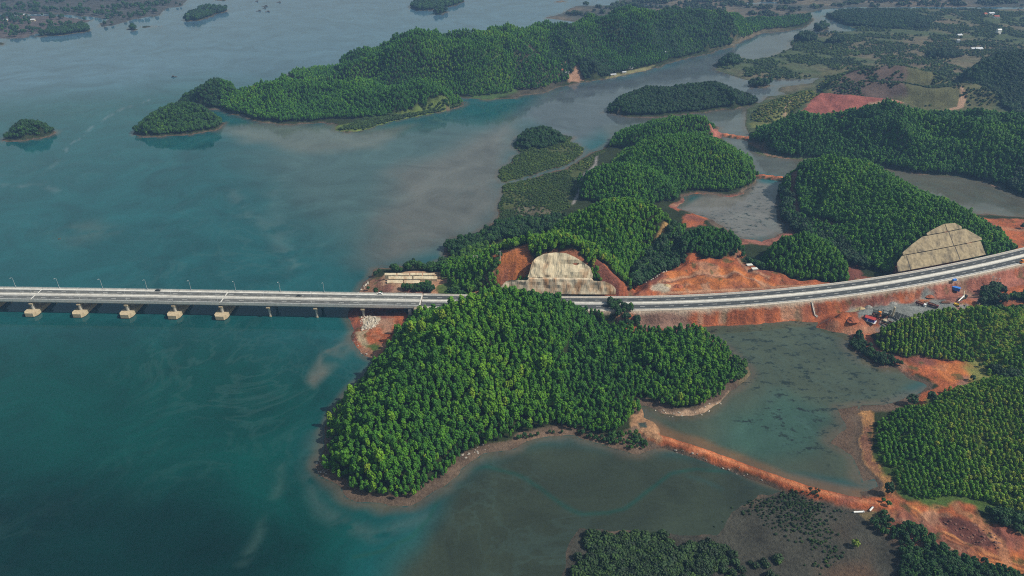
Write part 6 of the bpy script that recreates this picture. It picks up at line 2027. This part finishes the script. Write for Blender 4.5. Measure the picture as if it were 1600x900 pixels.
boulders([(563, 497), (578, 494), (595, 500), (592, 511), (570, 513)], 2.5, 2.2, 0.5, 1.3, 'rock', 'pale boulder in the rubble heap on the red spit beside the bridge', 'boulders in the rubble heap on the spit', limit=60)
boulders([(551, 523), (558, 520), (566, 545), (590, 557), (585, 563), (560, 545)], 1.5, 3.0, 0.4, 1.0, 'greyrock', 'rock along the waterline of the red spit', 'rocks edging the red spit', limit=40)
boulders([(490, 712), (506, 712), (512, 750), (494, 744)], 1.0, 2.8, 0.4, 0.9, 'greyrock', 'grey rock on the outer tip of the headland shore', 'rocks on the outer headland shore', limit=50)
boulders([(561, 452), (566, 445), (576, 440), (578, 444), (567, 452)], 2.0, 2.2, 0.6, 1.2, 'rock', 'pale boulder in the riprap at the tip of the cape', 'riprap boulders at the cape tip', limit=30)
boulders([(715, 705), (755, 692), (765, 698), (725, 715)], 1.5, 3.0, 0.4, 1.0, 'greyrock', 'rock on the muddy bank below the headland trees', 'rocks on the muddy headland bank', limit=35)
boulders([(1025, 695), (1060, 705), (1130, 728), (1200, 752), (1195, 757), (1120, 737), (1040, 707)], 0.8, 3.5, 0.35, 0.8, 'greyrock', 'rock at the foot of the red dike', 'rocks along the foot of the red dike', limit=60)
boulders([(1015, 640), (1060, 650), (1100, 646), (1130, 630), (1125, 625), (1080, 638), (1030, 636)], 1.0, 4.0, 0.4, 0.9, 'rock', 'pale rock on the bank of the cove under the spur', 'rocks on the cove bank', limit=40)
boulders([(1480, 805), (1535, 818), (1565, 850), (1560, 866), (1520, 848)], 4, 3.0, 0.4, 1.1, 'redrock', 'dark rock on the dark red rubble slope between the dirt tracks', 'rocks on the red rubble slope', limit=60)
boulders([(1005, 415), (1040, 408), (1042, 425), (1015, 440)], 11, 3.0, 0.5, 1.2, 'rock', 'pale rock on the red tip beside the rock hill', 'rocks on the red tip', limit=30)

# ------------------------------------------------------------------ boats, rafts, far houses
def boat(px, py, rz, L_, label):
    o = thing('boat', label, 'boat', place(px, py, 0.0), rz)
    k = L_ / 8
    sec = [(-4, .9, .9), (-2, 1.2, .8), (1, 1.2, .85), (3, .7, 1.05), (4.2, .08, 1.3)]
    v, f = [], []
    for x_, w_, h_ in sec:
        v += [(x_ * k, -w_ * k, h_ * k), (x_ * k, -w_ * .5 * k, -.3 * k), (x_ * k, w_ * .5 * k, -.3 * k), (x_ * k, w_ * k, h_ * k), (x_ * k, w_ * .7 * k, .35 * k), (x_ * k, -w_ * .7 * k, .35 * k)]
    for a_ in range(4):
        for j in range(6):
            f.append((a_ * 6 + j, a_ * 6 + (j + 1) % 6, (a_ + 1) * 6 + (j + 1) % 6, (a_ + 1) * 6 + j))
    f += [(5, 4, 3, 2, 1, 0), (24, 25, 26, 27, 28, 29)]
    MB().add(v, f).build('hull', M['wood'], o)
    cb = MB().box((-1.2 * k, 0, 1.5 * k), (2.4 * k, 1.6 * k, 1.6 * k)).build('wheelhouse', M['darksteel'], o)
    MB().box((-1.2 * k, 0, 2.4 * k), (2.9 * k, 2.0 * k, .18 * k)).build('roof', M['wood'], cb)
    return o


boat(93, 373.5, R(60), 3.0, 'tiny dark boat alone on the open water between the islet and the bridge')
boat(272, 120.5, R(15), 9.0, 'small dark boat out on the far bay behind the oval island')
for (x_, y_, L_, lab) in ((404, 17.5, 14, 'dark fish raft, the one nearest the far shore islets'), (418, 18.5, 12, 'dark fish raft at the near edge of the raft cluster'), (414, 10, 16, 'long dark fish raft in the middle of the raft cluster'),
                          (413, 13, 9, 'short dark fish raft tucked below the long raft'), (435.5, 4, 12, 'dark fish raft standing apart from the raft cluster'), (401, 2.5, 9, 'farthest dark fish raft of the cluster')):
    o = thing('fish_raft', lab, 'raft', place(x_, y_, 0.0), R(12), 'fish rafts in the far bay')
    MB().box((0, 0, 0.35), (L_, 7, 0.5)).build('deck', M['wood'], o)
    h_ = MB().box((L_ * .2, 0, 1.6), (L_ * .35, 4, 2)).build('hut', M['darksteel'], o)
    MB().box((L_ * .2, 0, 2.7), (L_ * .42, 4.8, .25)).build('roof', M['wood'], h_)


def house(px, py, rz, wx, wy, h, wm, rm, label):
    o = thing('house', label, 'house', place(px, py), rz)
    MB().box((0, 0, h / 2 - 0.3), (wx, wy, h + 0.6)).build('wall', wm, o)
    e = 0.5
    MB().add([(-wx / 2 - e, -wy / 2 - e, h), (wx / 2 + e, -wy / 2 - e, h), (wx / 2 + e, wy / 2 + e, h), (-wx / 2 - e, wy / 2 + e, h), (-wx / 2 - e, 0, h + wy * .3), (wx / 2 + e, 0, h + wy * .3)],
             [(0, 3, 2, 1), (0, 1, 5, 4), (2, 3, 4, 5), (1, 2, 5), (3, 0, 4)]).build('roof', rm, o)
    for x_ in (-wx * .28, wx * .28):
        MB().box((x_, -wy / 2 - .03, h * .55), (1.2, .1, 1.2)).build('window', M['glass'], o)
    MB().box((0, -wy / 2 - .03, 1.0), (1.1, .1, 2.0)).build('door', M['wood'], o)
    return o


house(1559, 53, R(10), 9, 7, 9, M['white'], M['white'], 'tall white house alone in the far plain')
house(1498, 57, R(20), 12, 7, 3.5, M['white'], M['tin'], 'low white house behind the dark knoll of the plain')
house(1496, 68, R(-10), 5, 5, 7, M['white'], M['tin'], 'narrow white tower house in the plain')
house(1528, 78, R(15), 16, 8, 3, M['white'], M['tin'], 'long low white shed in the plain beside the scrub')
house(1520, 78, R(5), 10, 7, 3, M['beige'], M['tin'], 'short pale shed next to the long white shed')
house(1548, 23, R(10), 14, 8, 4, M['white'], M['tin'], 'pale house near the top of the far plain')
house(1538, 24, R(30), 10, 8, 4, M['beige'], M['tile'], 'red-roofed house near the top of the far plain')
house(1556, 28, R(0), 12, 8, 4, M['white'], M['tile'], 'white house with a red roof below the pale far house')
house(885, 115.5, R(25), 8, 5, 3.5, M['white'], M['tin'], 'white house on the bare sandy bank of the far shore')
house(876, 112, R(-10), 8, 6, 3.5, M['beige'], M['tile'], 'small red-roofed house on the sandy bank above the white house')
house(1041, 86, R(20), 6, 5, 6, M['beige'], M['tin'], 'small pale house on the wooded shore of the far range')
house(958, 118, R(15), 10, 4, 2.2, M['beige'], M['tin'], 'long pale shed on the narrow beach of the far shore')
house(975, 114.5, R(15), 7, 4, 2.2, M['beige'], M['tin'], 'shorter pale shed farther along the far beach')
house(985, 107, R(5), 8, 6, 3, M['white'], M['tin'], 'white hut in the clearing behind the far beach')
for (x_, y_, lab) in ((30, 24, 'pale house on the far western shore near the inlet'), (38, 25, 'second pale house beside the inlet of the far western shore'), (52, 33, 'pale shed inland on the far western shore'),
                      (55, 17, 'pale house on the hazy far shore above the inlet'), (10, 33, 'pale house at the very edge of the far western shore')):
    house(x_, y_, R(12), 9, 6, 3.5, M['beige'], M['tin'], lab)
